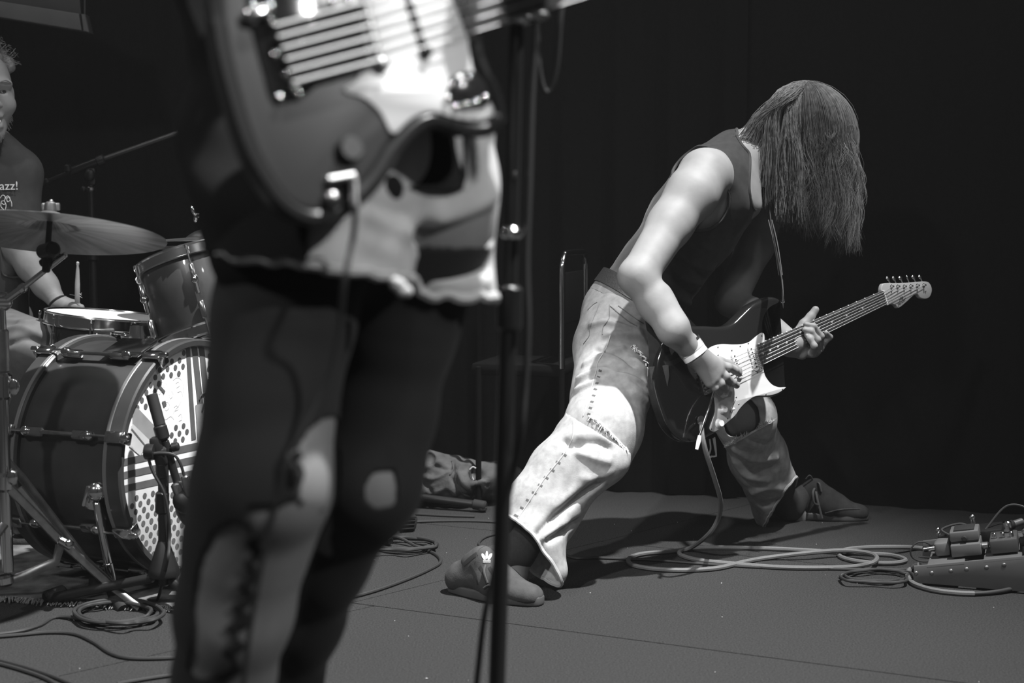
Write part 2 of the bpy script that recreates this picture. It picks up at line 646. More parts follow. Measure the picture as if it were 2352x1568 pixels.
def bvh_of(*objs):
    bpy.context.view_layer.update()
    vs, fs = [], []
    for o in objs:
        n = len(vs)
        vs += [o.matrix_world @ x.co for x in o.data.vertices]
        fs += [tuple(i + n for i in p.vertices) for p in o.data.polygons]
    return BVHTree.FromPolygons(vs, fs)

def onto(bvh, px, py, lift=0.0):
    """point of a surface that is seen at this pixel, lifted along its normal."""
    d = ray(px, py).normalized()
    h = bvh.ray_cast(CAMP, d)
    if h[0] is None:
        return None, None
    n = h[1] if h[1].dot(d) < 0 else -h[1]
    return h[0] + n * lift, n

def seam(bvh, pix, r, name, m, parent, lift=None, per=6, flat=1.0, seg=6):
    """thread or hem laid along a surface."""
    pts, ns = [], []
    for p in crom([Vector((a, b, 0)) for a, b in pix], per):
        q, n = onto(bvh, p.x, p.y, r * 0.4 if lift is None else lift)
        if q is not None and (not pts or (q - pts[-1]).length < 0.12):
            pts.append(q)
            ns.append(n)
    if len(pts) < 2:
        return None
    return MB().tube(pts, r, seg, flat=flat, nrm=ns).build(name, m, parent)

def cable(name, pts, r, m, label, cat='cable', parent=None, per=8, closed=False, seg=8, ends=None, group=None):
    o = MB().tube(crom(pts, per, closed), r, seg, closed=closed).build(name, m, parent)
    if label:
        tag(o, label, cat, group)
    return o
# ================================================================== the stage
floor = MB().box((0.3, 3.2, -0.06), (8.0, 7.4, 0.08)).build('floor', 'matte', None, smooth=False, kind='structure')

def clip(poly, a, b, c):
    """keep the part of a polygon where a*x + b*y + c >= 0"""
    out = []
    for i in range(len(poly)):
        p, q = poly[i], poly[(i + 1) % len(poly)]
        dp, dq = a * p[0] + b * p[1] + c, a * q[0] + b * q[1] + c
        if dp >= 0:
            out.append(p)
        if (dp >= 0) != (dq >= 0):
            t = dp / (dp - dq)
            out.append((p[0] + (q[0] - p[0]) * t, p[1] + (q[1] - p[1]) * t))
    return out

GAP = 0.0022
AREA = [(-3.6, -0.4), (4.2, -0.4), (4.2, 6.8), (-3.6, 6.8)]
SA = 0.465
def strip(y0, y1):          # between two parallel joints y = yk - SA*x
    p = AREA
    if y0 is not None:
        p = clip(p, SA, 1, -y0 - GAP)
    if y1 is not None:
        p = clip(p, -SA, -1, y1 - GAP)
    return p
def split(poly, x, y, sl):  # by the joint through (x, y) with slope sl
    return [clip(poly, -sl, 1, -(y - sl * x) - GAP), clip(poly, sl, -1, (y - sl * x) - GAP)]
panels = split(strip(None, 2.15), 1.3, 1.4, 1.0) + split(strip(2.15, 3.135), -0.83, 2.83, 0.9) + split(strip(3.135, 4.08), 0.15, 3.86, 1.03) + split(strip(4.08, None), 0.26, 3.97, 1.05)
for pp in panels:
    MB().prism([(x, y, 0) for x, y in pp], (0, 0, 1), -0.02, 0.0).build('deck_panel', 'floor', floor, smooth=False)

# black serge drapes closing the stage
def drape(name, pts, h, wl, amp, label, seed):
    rnd = random.Random(seed)
    path = crom([Vector((x, y, 0)) for x, y in pts], 60)
    L = [0]
    for i in range(1, len(path)):
        L.append(L[-1] + (path[i] - path[i - 1]).length)
    vs, fs = [], []
    n = int(L[-1] / 0.012)
    rows = [0.004, 0.4, 0.8, 1.2, 1.6, 2.2, h]
    ph = [rnd.random() * 6 for _ in range(4)]
    j = 0
    base = []
    for i in range(n + 1):
        s = L[-1] * i / n
        while j < len(path) - 2 and L[j + 1] < s:
            j += 1
        t = (s - L[j]) / max(L[j + 1] - L[j], 1e-9)
        p = path[j].lerp(path[j + 1], t)
        d = (path[j + 1] - path[j]).normalized()
        base.append((s, p, Vector((d.y, -d.x, 0))))
    for z in rows:
        for s, p, nn in base:
            w = math.sin(2 * PI * s / wl + ph[0] + 0.7 * math.sin(s * 3.1 + ph[1])) + 0.45 * math.sin(2 * PI * s / (wl * 0.47) + ph[2] + z * 0.25)
            k = amp * (0.75 + 0.25 * math.sin(s * 1.7 + ph[3])) * (1.0 + 0.12 * math.sin(z * 1.6 + s * 2))
            q = p + nn * (w * k)
            vs.append((q.x, q.y, z))
    m = len(base)
    for r in range(len(rows) - 1):
        for i in range(m - 1):
            fs.append((r * m + i, r * m + i + 1, (r + 1) * m + i + 1, (r + 1) * m + i))
    o = MB().add(vs, fs).build(name, 'curtain', None)
    return tag(o, label, 'curtain', 'black drapes round the stage')
drape('stage_curtain', [(-2.9, 5.72), (-1.9, 5.45), (-0.9, 5.12), (0.02, 4.84)], 3.4, 0.21, 0.018, 'black stage curtain hanging behind the drummer and the drum kit', 3)
drape('stage_curtain', [(-0.12, 4.86), (0.3, 4.73), (0.75, 4.59)], 3.4, 0.19, 0.018, 'black stage curtain panel behind the long-haired guitarist with two faintly lit folds', 5)
drape('stage_curtain', [(0.66, 4.64), (1.2, 4.45), (1.9, 4.22), (2.7, 3.95)], 3.4, 0.22, 0.016, 'black stage curtain panel behind the guitar headstock and pedalboard', 8)

# hanging screen, its lower corner shows at the top of the picture
Y0 = 4.75
scr = thing('projection_screen', 'grey raised projection screen corner hanging above the drummer', 'screen', P(90, 40, Y0))
A, B_, C_, D = P(-420, -48, Y0), P(187, 34, Y0), P(205, 74, Y0), P(-420, -24, Y0)
n_ = Vector((0, -1, 0))
MB().prism([P(-420, -62, Y0), P(186, 33, Y0), P(191, 72, Y0), P(-420, -27, Y0)], n_, -0.03, 0.02, 0.004).build('bottom_bar', 'screen', scr)
MB().prism([P(-420, -400, Y0), P(178, -60, Y0), P(186, 33, Y0), P(-420, -60, Y0)], n_, -0.02, 0.0, 0.002).build('screen_cloth', 'screen2', scr)
MB().prism([P(189, 33, Y0), P(199, 34, Y0), P(208, 75, Y0), P(194, 73, Y0)], n_, -0.035, 0.015, 0.004).build('end_cap', 'screen', scr)
MB().tube([P(195, -300, Y0), P(195, 34, Y0)], 0.003, 8).build('hanging_cord', 'screen2', scr)

# thin haze volume added throughout the room to lift the blacks
hz_m = bpy.data.materials.new('black_lift_haze')
hz_m.use_nodes = True
hz_m.node_tree.nodes.clear()
_o = hz_m.node_tree.nodes.new('ShaderNodeOutputMaterial')
_v = hz_m.node_tree.nodes.new('ShaderNodeVolumeScatter')
_v.inputs['Density'].default_value = 0.003
_v.inputs['Anisotropy'].default_value = 0.0
hz_m.node_tree.links.new(_v.outputs[0], _o.inputs['Volume'])
M['haze'] = hz_m
MB().box((0.3, 2.75, 3.7), (7.9, 6.9, 7.3)).build('haze', 'haze', None, smooth=False, kind='structure')

# lint and scuffs on the felt
ln = MB()
rl = random.Random(31)
for i in range(70):
    x, y = rl.uniform(-1.2, 1.7), rl.uniform(2.3, 4.5)
    k = rl.uniform(.0004, .0013)
    ln.ball((x, y, .0012), (k * rl.uniform(.8, 2.2), k, .0008), Matrix.Rotation(rl.uniform(0, 3), 3, 'Z'), 6, 4)
ln.build('lint_specks', 'printlight', floor, kind='stuff')
# ================================================================== drum rug
rug = thing('drum_rug', 'patterned rug with pale fringed edge under the drum kit', 'rug', (-1.0, 3.7, 0))
ra, rb = F(-60, 1372), F(395, 1398)
rc, rd = F(790, 1302), F(900, 1180)
re_ = Vector((-2.4, 5.0, 0))
rug_pts = [Vector((p.x, p.y, 0)) for p in (Vector((-2.3, 3.42, 0)), ra, rb, F(836, 1284), F(856, 1190), re_)]
MB().prism(rug_pts, (0, 0, 1), 0.0006, 0.007, 0.002).build('pile', 'rug', rug)
fr = MB()
rr = random.Random(4)
def fringe_line(a, b, n, out):
    for i in range(n):
        t = (i + rr.random()) / n
        p = a.lerp(b, t)
        L = 0.022 + 0.02 * rr.random()
        q = p + out * L + Vector((rr.uniform(-.012, .012), rr.uniform(-.01, .01), 0))
        mid = p.lerp(q, 0.5) + Vector((rr.uniform(-.006, .006), 0, 0))
        fr.tube([Vector((p.x, p.y, .006)), Vector((mid.x, mid.y, .007 + rr.random() * .004)), Vector((q.x, q.y, .0035))], [.0017, .0015, .0009], 5)
fringe_line(ra, rb, 260, (Vector((0.1, -1, 0))).normalized())
fringe_line(rb, F(836, 1284), 160, (Vector((0.7, -.6, 0))).normalized())
e0, e1 = F(775, 1290), F(838, 1283)
for i in range(90):
    t = rr.random()
    p = e0.lerp(e1, t)
    q = p + Vector((rr.uniform(-.02, .03), rr.uniform(-.03, .02), 0))
    fr.tube([Vector((p.x, p.y, .004)), Vector(((p.x + q.x) / 2, (p.y + q.y) / 2, .01 + rr.random() * .02)), Vector((q.x, q.y, .004))], [.0018, .0016, .001], 5)
fr.build('fringe', 'fringe', rug, kind='stuff')

# ================================================================== bass drum
A49 = math.radians(66.04)
BN = Vector((math.sin(A49), -math.cos(A49), 0))          # the way the front head faces
BT = Vector((math.cos(A49), math.sin(A49), 0))           # to the right along the head
BC = P(452.2, 1048.8, 3.485)
BR, BL = 0.288, 0.36
bd = thing('bass_drum', 'big dark lacquered bass drum with a collaged front head', 'bass drum', (BC - BN * BL / 2) * 1.0)
def ang(b, r=BR, z=0.0):
    """point on the drum at angle b (degrees from the top, towards the left as seen from the front)"""
    a = math.radians(b)
    return BC + Vector((0, 0, 1)) * (math.cos(a) * r) - BT * (math.sin(a) * r) + BN * z
_sh = MB().lathe([(BR - .012, -.035), (BR - .010, -.06), (BR - .010, -BL + .06), (BR - .012, -BL + .035), (BR - .02, -BL + .035), (BR - .02, -.035), (BR - .012, -.035)], BC, BN, 72)
shell_ob = MB()
shell_ob.v, shell_ob.f = _sh.v, _sh.f
shell_ob = shell_ob.build('shell', 'shell', bd)
sbv = bvh_of(shell_ob)
for z0, z1 in ((-.052, 0.0), (-BL, -BL + .052)):
    h = MB().lathe([(BR - .002, z0), (BR + .004, z0 + .004), (BR + .004, z1 - .004), (BR, z1), (BR - .012, z1), (BR - .014, z1 - .003), (BR - .014, z0), (BR - .002, z0)], BC, BN, 80).build('hoop', 'hoop', bd)
    zi = z0 + .002 if z0 > -.1 else z1 - .018
    MB().lathe([(BR + .0035, zi), (BR + .0052, zi + .002), (BR + .0052, zi + .010), (BR + .0035, zi + .012)], BC, BN, 80).build('hoop_inlay', 'inlay', h)
hz = -.012
hd = MB().lathe([(0.0005, hz), (BR - .02, hz), (BR - .0135, hz - .004)], BC, BN, 72).build('front_head', 'head', bd)
MB().lathe([(0.0005, -BL + .012), (BR - .0135, -BL + .012)], BC, BN, 48).build('rear_head', 'coated', bd)

HO = BC + BN * hz
def hp(px, py, lift=0.0006):
    return PL(px, py, HO + BN * lift, BN)
def inside(p, m=.0):
    return (p - HO).length < BR - .018 - m
def decal(pix, name, m, lift, parent=hd):
    pts = [hp(a, b, lift) for a, b in pix]
    # clip to the head disc by pulling points in
    cl = []
    for p in pts:
        d = p - HO
        if d.length > BR - .016:
            p = HO + d * ((BR - .016) / d.length)
        cl.append(p)
    return MB().prism(cl, BN, -.0002, .0002).build(name, m, parent, smooth=False)
# dot-printed paper
db = MB()
def dots(pix_poly, step=.0262, r=.0072, skip=lambda p: False):
    us, vs = [], []
    def inpoly(x, y):
        c = False
        for i in range(len(pix_poly)):
            x1, y1 = pix_poly[i]
            x2, y2 = pix_poly[i - 1]
            if (y1 > y) != (y2 > y) and x < (x2 - x1) * (y - y1) / (y2 - y1) + x1:
                c = not c
        return c
    for i in range(-16, 17):
        for j in range(-16, 17):
            u, v = (i + .5 * (j % 2)) * step * 1.15, j * step * .62
            p = HO + BT * u + Vector((0, 0, 1)) * v + BN * .0006
            p = p + BT * (v * .12)
            if not inside(p, .004):
                continue
            x, y = proj_np(np.array(p))
            if inpoly(x, y) and not skip(p):
                db.prism([p + BT * (math.cos(a) * r) + Vector((0, 0, math.sin(a) * r)) for a in [2 * PI * k / 14 for k in range(14)]], BN, -.0002, .0002)
dots([(285, 790), (425, 785), (430, 830), (424, 858), (380, 872), (352, 905), (330, 950), (300, 935)])
dots([(384, 1005), (392, 985), (418, 968), (432, 968), (436, 1012), (395, 1022)])
dots([(472, 782), (560, 782), (560, 905), (478, 905)])
dots([(300, 1140), (350, 1128), (400, 1122), (415, 1135), (560, 1180), (560, 1400), (300, 1400)])
db.build('printed_dots', 'print', hd, kind='stuff')
# vertical and horizontal stripe papers
for a, b, y1, x1 in ((426, 436, 1008, 444), (440, 453, 928, 459), (457, 470, 925, 474)):
    decal([(a, 788), (b, 788), (x1 + (b - a) * .6, y1), (x1 - (b - a) * .4, y1 + 3)], 'printed_stripe', 'print', .0008)
for y in (1030, 1060, 1091):
    decal([(282, y + 24), (452, y - 14), (458, y - 14), (458, y + 1), (282, y + 40)], 'printed_stripe', 'print', .0008)
decal([(304, 935), (318, 938), (362, 985), (368, 1042), (342, 1020), (305, 975)], 'paper_strip', 'printmid', .0010)
decal([(301, 978), (306, 974), (345, 1012), (322, 1046), (297, 1025)], 'paper_strip', 'printlight', .0012)
decal([(303, 983), (333, 1020), (331, 1023), (301, 987)], 'paper_edge', 'print', .0016)
decal([(449, 930), (486, 922), (500, 1070), (458, 1072)], 'sticker', 'printmid', .0012)
decal([(470, 956), (496, 954), (500, 982), (484, 976), (471, 966)], 'sticker_mark', 'print', .0018)
decal([(471, 966), (486, 981), (486, 1032), (478, 1032)], 'sticker_mark', 'head', .0018)
# pencil drawings between the dots (loose squiggles)
sq = MB()
def squig(pix, r=.0003):
    sq.tube([hp(a.x, a.y, .0008) for a in crom([V(x, y, 0) for x, y in pix], 5)], r, 4)
for s in ([(366, 876), (370, 884), (373, 876), (377, 888), (380, 878), (384, 890)], [(398, 872), (408, 866), (418, 874), (422, 900), (414, 925), (400, 945), (392, 965), (388, 985)],
          [(404, 880), (410, 876), (413, 884), (406, 890)], [(360, 895), (366, 905), (372, 898), (376, 910)], [(376, 930), (384, 922), (390, 932), (382, 942), (376, 932)],
          [(400, 935), (406, 930), (410, 938), (403, 943)], [(372, 960), (382, 962), (392, 955), (400, 962)], [(408, 900), (416, 898), (420, 910)], [(410, 955), (416, 950), (418, 962), (411, 966)],
          [(394, 896), (398, 906), (392, 914), (388, 905)], [(385, 968), (380, 978), (372, 972)]):
    squig(s)
sq.build('pencil_drawing', 'ink', hd)
decal([(360, 884), (364, 880), (380, 898), (377, 904)], 'sticker', 'print', .0012)
decal([(372, 922), (380, 920), (383, 930), (376, 935)], 'sticker', 'print', .0012)
# spider-shaped sticker
sp = MB()
sc_ = hp(480, 910, .002)
def hpt(dx, dy):
    return hp(480 + dx, 910 + dy, .002)
sp.prism([hpt(9 * math.cos(a), 14 * math.sin(a)) for a in [2 * PI * k / 16 for k in range(16)]], BN, -.0006, .0006)
for sg in ((-8, -8, -18, -2, -22, 8), (-6, 6, -12, 20, -16, 34), (2, -10, 0, -24, 10, -28), (8, -8, 14, -20, 24, -18), (8, 6, 18, 12, 22, 26), (4, 10, 8, 24, 4, 36), (-3, 9, -2, 24, -8, 40)):
    pts = crom([hpt(sg[0] * .3, sg[1] * .3), hpt(sg[0], sg[1]), hpt(sg[2], sg[3]), hpt(sg[4], sg[5])], 4)
    sp.tube(pts, .0022, 6)
sp.build('spider_sticker', 'black_ink', hd)
sw = MB()
for s in ([(-6, 4), (-5, -6), (-1, -3), (-4, 0), (0, 4)], [(1, 4), (2, -2), (4, 3), (5, -3)], [(6, 4), (7, -4), (9, 3), (11, -5)]):
    sw.tube([hp(480 + a.x, 910 + a.y, .0032) for a in crom([V(x, y, 0) for x, y in s], 4)], .0007, 4)
sw.build('scrawled_writing', 'whiteprint', hd)
# port hole torn through the head
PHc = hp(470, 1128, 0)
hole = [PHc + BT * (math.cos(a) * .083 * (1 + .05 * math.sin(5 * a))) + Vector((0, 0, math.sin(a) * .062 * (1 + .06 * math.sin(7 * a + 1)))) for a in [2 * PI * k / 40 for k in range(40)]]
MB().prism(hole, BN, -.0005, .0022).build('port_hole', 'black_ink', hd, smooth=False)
torn = MB()
for k in range(3, 13):
    a = 2 * PI * k / 40 + .1
    p = PHc + BT * (math.cos(a) * .084) + Vector((0, 0, math.sin(a) * .063)) + BN * .003
    d = (p - PHc).normalized()
    s = Vector((0, 0, 1)).cross(BN).normalized()
    torn.prism([p - d * .004, p + s * .008 + d * .004, p + d * .016 + s * rr.uniform(-.008, .008), p - s * .008 + d * .003], BN, 0, .004 + .004 * rr.random())
torn.build('torn_edge', 'head', hd)
# tension hardware: rods, claws and lugs
for b in range(8):
    be = 28 + 45 * b
    if 185 < be < 360 - 40:
        pass
    rd_ = MB().tube([ang(be, BR + .014, .004), ang(be, BR + .014, -.105)], .0032, 8).build('tension_rod', 'chrome', bd)
    MB().tube([ang(be, BR + .014, -BL - .004), ang(be, BR + .014, -BL + .09)], .0032, 8).build('tension_rod', 'chrome', bd)
    for z, s in ((.004, 1), (-BL - .004, -1)):
        p = ang(be, BR + .012, z - s * .022)
        up = (ang(be, 1) - BC).normalized()
        R = rot_to(up, BN)
        c = MB().box(p, (.048, .028, .012), R, .005)
        c.box(ang(be, BR - .001, z + s * .004), (.010, .030, .030), R, .004)
        c.rod(ang(be, BR + .014, z), ang(be, BR + .014, z + s * .022), .007, 10)
        c.build('claw', 'chrome', bd)
    up = (ang(be, 1) - BC).normalized()
    R = rot_to(up, BN)
    for zz in (-.115, -BL + .10):
        lg = MB().box(ang(be, BR + .004, zz), (.060, .024, .018), R, .008)
        lg.ball(ang(be, BR + .008, zz + (.02 if zz > -.2 else -.02)), (.016, .013, .012), R)
        lg.build('lug', 'chrome', bd)
    MB().tube([ang(be, BR + .008, -.12), ang(be, BR + .008, -BL + .11)], .005, 8).build('lug_bar', 'nickel', bd)
# spur
sb, _n = onto(sbv, 214, 1140, .016)
Yb = sb.y
MB().box(sb + V(.01, .01, 0), (.035, .03, .055), rot_to((.2, 0, 1)), .010).ball(P(222, 1128, Yb - .01), (.024, .024, .024)).build('spur_bracket', 'chrome', bd)
wn = MB().box(P(198, 1138, Yb - .02), (.008, .016, .05), rot_to((.25, 0, 1)), .003)
wn.build('wing_nut', 'chrome', bd)
spur = MB().rod(P(222, 1150, Yb - .01), P(222, 1150, Yb - .01).lerp(F(265, 1377), .62), .0105, 14)
spur.rod(P(222, 1150, Yb - .01).lerp(F(265, 1377), .60), P(222, 1150, Yb - .01).lerp(F(265, 1377), .86), .012, 14)
spur.build('spur', 'chrome', bd)
MB().tube([P(222, 1150, Yb - .01).lerp(F(265, 1377), t_) for t_ in (.84, .93, .99)], [.012, .011, .006], 12).build('spur_tip', 'rubber', bd)
# second spur on the far side keeps the drum upright
q = BC + BT * .27 - BN * .1
MB().rod(q + V(0, 0, -.05), Vector((q.x + .1, q.y + .05, 0.008)), .0105, 12).build('spur', 'chrome', bd)
for b in (-32, 32):
    MB().box(Vector((BC.x, BC.y, 0)) - BN * .18 + BT * (b * .004) + V(0, 0, .018), (.08, .05, .03), rot_to((0, 0, 1), BN), .006).build('cradle_foot', 'rubber', bd)

# tom holder on the shell
th_ = thing('tom_holder', 'chrome tom holder with cup and wing bolt on top of the bass drum', 'drum mount', ang(8, BR, -.12))
p0 = ang(20, BR - .004, -.12)
MB().box(p0 + V(0, 0, .008), (.11, .09, .012), rot_to((ang(20, 1) - BC).normalized(), BN), .005).build('base_plate', 'chrome', th_)
cp = P(322, 796, 3.68)
MB().lathe([(0.001, 0), (.034, 0), (.034, .004), (.024, .064), (.018, .068), (.001, .068)], P(322, 804, 3.66), (0, 0, 1), 28).build('cup', 'chrome', th_)
MB().rod(P(352, 812, 3.68), P(345, 742, 3.72), .012, 16).build('post', 'chrome', th_)
MB().rod(P(330, 790, 3.68), P(372, 758, 3.70), .006, 10).ball(P(374, 757, 3.70), .009).build('wing_bolt', 'chrome', th_)
MB().box(P(350, 775, 3.70), (.04, .03, .045), rot_to((0.1, .2, 1)), .008).build('clamp', 'chrome', th_)
MB().rod(P(345, 760, 3.72), P(392, 735, 3.78), .010, 14).build('arm', 'chrome', th_)

# ================================================================== tuned drums
def rim_ring(name, c, ax, r, parent, h=.018):
    o = MB().lathe([(r - .004, -h), (r + .006, -h), (r + .007, -h + .003), (r + .002, -h + .005), (r + .0015, -.004), (r + .004, -.001), (r + .003, .002), (r, .002), (r - .002, -.002), (r - .004, -h)], c, ax, 64)
    return o.build(name, 'chrome', parent)

def rods_lugs(parent, c, ax, r, depth, n, a0, through=False, lugl=.045):
    ax = ax.normalized()
    top = circle_pts(c, ax, r + .012, n, a0)
    for p in top:
        rad = (p - c).normalized()
        R = rot_to(rad, ax)
        MB().tube([p - ax * .010, p - ax * (.02 + .03)], .0028, 8).rod(p - ax * .014, p - ax * .003, .0048, 8).build('tension_rod', 'chrome', parent)
        q = p - ax * (.02 + .032 + lugl / 2) - rad * .002
        l = MB().box(q, (lugl, .013, .016), R, .006)
        l.ball(q - ax * (lugl * .35), (.014, .010, .011), R, 10, 7)
        if through:
            l.tube([q, q - ax * (depth - .18)], .006, 8)
            l.box(p - ax * (depth - .06) - rad * .002, (lugl, .017, .018), R, .007)
            l.tube([p - ax * (depth - .06), p - ax * (depth + .01)], .0028, 8)
        l.build('lug', 'chrome', parent)

TN = Vector((-.28, .185, .94)).normalized()
TC = P(446, 588, 3.76)
tom = thing('rack_tom', 'dark rack tom tilted above the bass drum with chrome rim', 'drum', TC - TN * .1)
TR, TD = .155, .235
MB().lathe([(TR - .006, -.016), (TR - .004, -.02), (TR - .004, -TD + .02), (TR - .006, -TD + .016), (TR - .012, -TD + .016), (TR - .012, -.016)], TC, TN, 64).build('shell', 'shell', tom)
rim_ring('rim', TC, TN, TR, tom, .03)
rim_ring('rim', TC - TN * TD, -TN, TR, tom, .03)
MB().lathe([(.0005, -.008), (TR - .004, -.008)], TC, TN, 48).build('batter_head', 'coated', tom)
MB().lathe([(.0005, -TD + .008), (TR - .004, -TD + .008)], TC, TN, 48).build('bottom_head', 'coated', tom)
# a lug on the side that faces us: find its angle
best = min(range(72), key=lambda k: (lambda q: abs(q[0] - 452) + (1000 if circle_pts(TC, TN, TR, 72)[k].y > TC.y else 0))(proj_np(np.array(circle_pts(TC - TN * .1, TN, TR, 72)[k]))))
rods_lugs(tom, TC, TN, TR, TD, 6, 2 * PI * best / 72, True, .05)

SN = Vector((.10, .012, .99)).normalized()
SNC = P(252, 722, 4.08)
snare = thing('snare_drum', 'shiny snare drum between the drummer and the bass drum', 'drum', SNC - SN * .07)
SR, SD = .178, .15
MB().lathe([(SR - .004, -.014), (SR - .002, -.02), (SR - .002, -SD + .02), (SR - .004, -SD + .014), (SR - .01, -SD + .014), (SR - .01, -.014)], SNC, SN, 64).build('shell', mat('snare_shell_lacquer', .02, .12, coat=.8), snare)
rim_ring('rim', SNC, SN, SR, snare, .036)
rim_ring('rim', SNC - SN * SD, -SN, SR, snare, .03)
MB().lathe([(.0005, -.003), (SR - .003, -.003), (SR - .001, -.006)], SNC, SN, 64).build('batter_head', 'coated', snare)
MB().lathe([(.0005, -SD + .004), (SR - .003, -SD + .004)], SNC, SN, 48).build('bottom_head', 'coated', snare)
rods_lugs(snare, SNC, SN, SR, SD, 10, .33, False, .05)
ve = P(252, 792, 3.905)
MB().lathe([(.006, 0), (.009, 0), (.010, .003), (.006, .004)], ve, (-.1, -1, 0), 20).build('air_vent', 'chrome', snare)
MB().box(P(240, 776, 3.9), (.055, .006, .05), rot_to((0, 0, 1), (1, .1, 0)), .002).build('badge', 'nickel', snare)
st = MB().box(P(112, 782, 4.02), (.02, .02, .07), rot_to((-.1, 0, 1)), .006).rod(P(101, 760, 4.0), P(112, 740, 4.0), .005, 8)
st.build('strainer', 'chrome', snare)
# snare basket stand
ss = thing('snare_stand', 'chrome snare stand under the snare drum', 'stand', (SNC.x, SNC.y, 0))
sz = SNC - SN * (SD + .03)
MB().rod((SNC.x, SNC.y, .12), sz - V(0, 0, .02), .011, 12).build('column', 'chrome', ss)
for k in range(3):
    a = 2 * PI * k / 3 + .4
    d = Vector((math.cos(a), math.sin(a), 0))
    MB().rod((SNC.x, SNC.y, .22), Vector((SNC.x, SNC.y, .01)) + d * .26, .008, 10).build('leg', 'chrome', ss)
    MB().tube([sz, sz + d * .15, sz + d * .18 + V(0, 0, .05)], .006, 8).build('basket_arm', 'chrome', ss)

# ================================================================== cymbals and stands
def cymbal(name, c, ax, R, bellr, bellh, rise, label, parent=None):
    ax = ax.normalized()
    t = .0012
    pr = []
    n = 26
    for i in range(n + 1):
        r = .006 + (R - .006) * i / n
        if r < bellr:
            z = rise + bellh * math.cos(r / bellr * PI / 2) ** .8
        else:
            z = rise * (1 - ((r - bellr) / (R - bellr)) ** 1.4)
        pr.append((r, z))
    prof = [(r, z + t) for r, z in pr] + [(r, z) for r, z in reversed(pr)]
    return MB().lathe(prof, c, ax, 96)

CN = Vector((.035, .20, .98)).normalized()
CC = P(112, 538, 3.15)
# lathe and hammer streaks that run out from the bell
mb_ = M['bronze'].copy()
M['crash_bronze'] = mb_
nt = mb_.node_tree
tcn = nt.nodes.new('ShaderNodeTexCoord')
sb_ = nt.nodes.new('ShaderNodeVectorMath')
sb_.operation = 'SUBTRACT'
sb_.inputs[1].default_value = CC
sx3 = nt.nodes.new('ShaderNodeSeparateXYZ')
at = nt.nodes.new('ShaderNodeMath')
at.operation = 'ARCTAN2'
cx3 = nt.nodes.new('ShaderNodeCombineXYZ')
ln3 = nt.nodes.new('ShaderNodeVectorMath')
ln3.operation = 'LENGTH'
nz = nt.nodes.new('ShaderNodeTexNoise')
nz.inputs['Scale'].default_value = 6.0
nz.inputs['Detail'].default_value = 6.0
mr = nt.nodes.new('ShaderNodeMapRange')
mr.inputs['From Min'].default_value = 0.3
mr.inputs['From Max'].default_value = 0.7
mr.inputs['To Min'].default_value = 0.22
mr.inputs['To Max'].default_value = 0.62
L3 = nt.links.new
L3(tcn.outputs['Object'], sb_.inputs[0])
L3(sb_.outputs['Vector'], sx3.inputs[0])
L3(sx3.outputs['Y'], at.inputs[0])
L3(sx3.outputs['X'], at.inputs[1])
L3(at.outputs[0], cx3.inputs['X'])
L3(sb_.outputs['Vector'], ln3.inputs[0])
L3(ln3.outputs['Value'], cx3.inputs['Y'])
L3(cx3.outputs[0], nz.inputs['Vector'])
L3(nz.outputs['Fac'], mr.inputs['Value'])
L3(mr.outputs['Result'], nt.nodes['Principled BSDF'].inputs['Base Color'])
crash = thing('crash_cymbal', 'large bronze crash cymbal seen from below on its boom', 'cymbal', CC)
cymbal('', CC, CN, .255, .062, .02, .018, '').build('cymbal_disc', 'crash_bronze', crash)
hub = CC + CN * .03
MB().lathe([(.004, .0), (.021, .0), (.023, .004), (.021, .010), (.004, .011)], CC + CN * .039, CN, 24).build('felt_washer', 'jacket', crash)
cs = thing('cymbal_stand', 'chrome boom cymbal stand carrying the large crash cymbal', 'stand', F(8, 1400))
MB().rod(CC - CN * .055, CC + CN * .072, .0065, 12).build('top_rod', 'black', cs)
wg = MB().lathe([(.002, 0), (.012, 0), (.014, .004), (.014, .018), (.010, .022), (.002, .022)], CC + CN * .050, CN, 18)
wg.box(CC + CN * .062 + V(.014, 0, 0), (.014, .010, .018), None, .004).box(CC + CN * .062 - V(.014, 0, 0), (.014, .010, .018), None, .004).ball(CC + CN * .074, .005)
wg.build('wing_nut', 'dullsteel', cs)
tl = MB().rod(CC - CN * .045, CC - CN * .085, .009, 14)
tl.rod(P(98, 578, 3.15), P(124, 572, 3.10), .017, 18).ball(P(116, 574, 3.14), (.017, .017, .02))
tl.rod(P(116, 590, 3.14), P(96, 607, 3.15), .010, 14)
tl.build('tilter', 'black', cs)
bm_ = MB().rod(P(152, 583, 3.13), P(54, 660, 3.17), .0062, 14).rod(P(54, 660, 3.17), P(-20, 714, 3.2), .0088, 14).rod(P(58, 657, 3.168), P(46, 666, 3.172), .0105, 14)
bm_.build('boom', 'chrome', cs)
jn = P(8, 692, 3.2)
MB().ball(jn, (.02, .018, .022)).rod(jn + V(-.02, -.02, 0), jn + V(.022, -.012, .0), .012, 14).build('boom_clamp', 'chrome', cs)
cb = F(8, 1420)
col = P(2, 760, 3.2)
MB().rod((col.x, col.y, .10), (col.x, col.y, jn.z), .0125, 16).build('column', 'chrome', cs)
MB().rod((col.x, col.y, .56), (col.x, col.y, .66), .017, 16).build('memory_lock', 'dullsteel', cs)
MB().rod((col.x, col.y, .50), (col.x, col.y, .56), .022, 16).ball((col.x + .03, col.y - .01, .53), (.012, .006, .02)).build('height_clamp', 'chrome', cs)
MB().rod(P(12, 1085, 3.2), P(12, 1128, 3.2), .023, 16).ball(P(30, 1095, 3.18), (.013, .01, .02)).build('tripod_collar', 'chrome', cs)
MB().rod(P(10, 1320, 3.2), P(14, 1345, 3.2), .02, 16).build('lower_collar', 'chrome', cs)
fA = F(322, 1402)
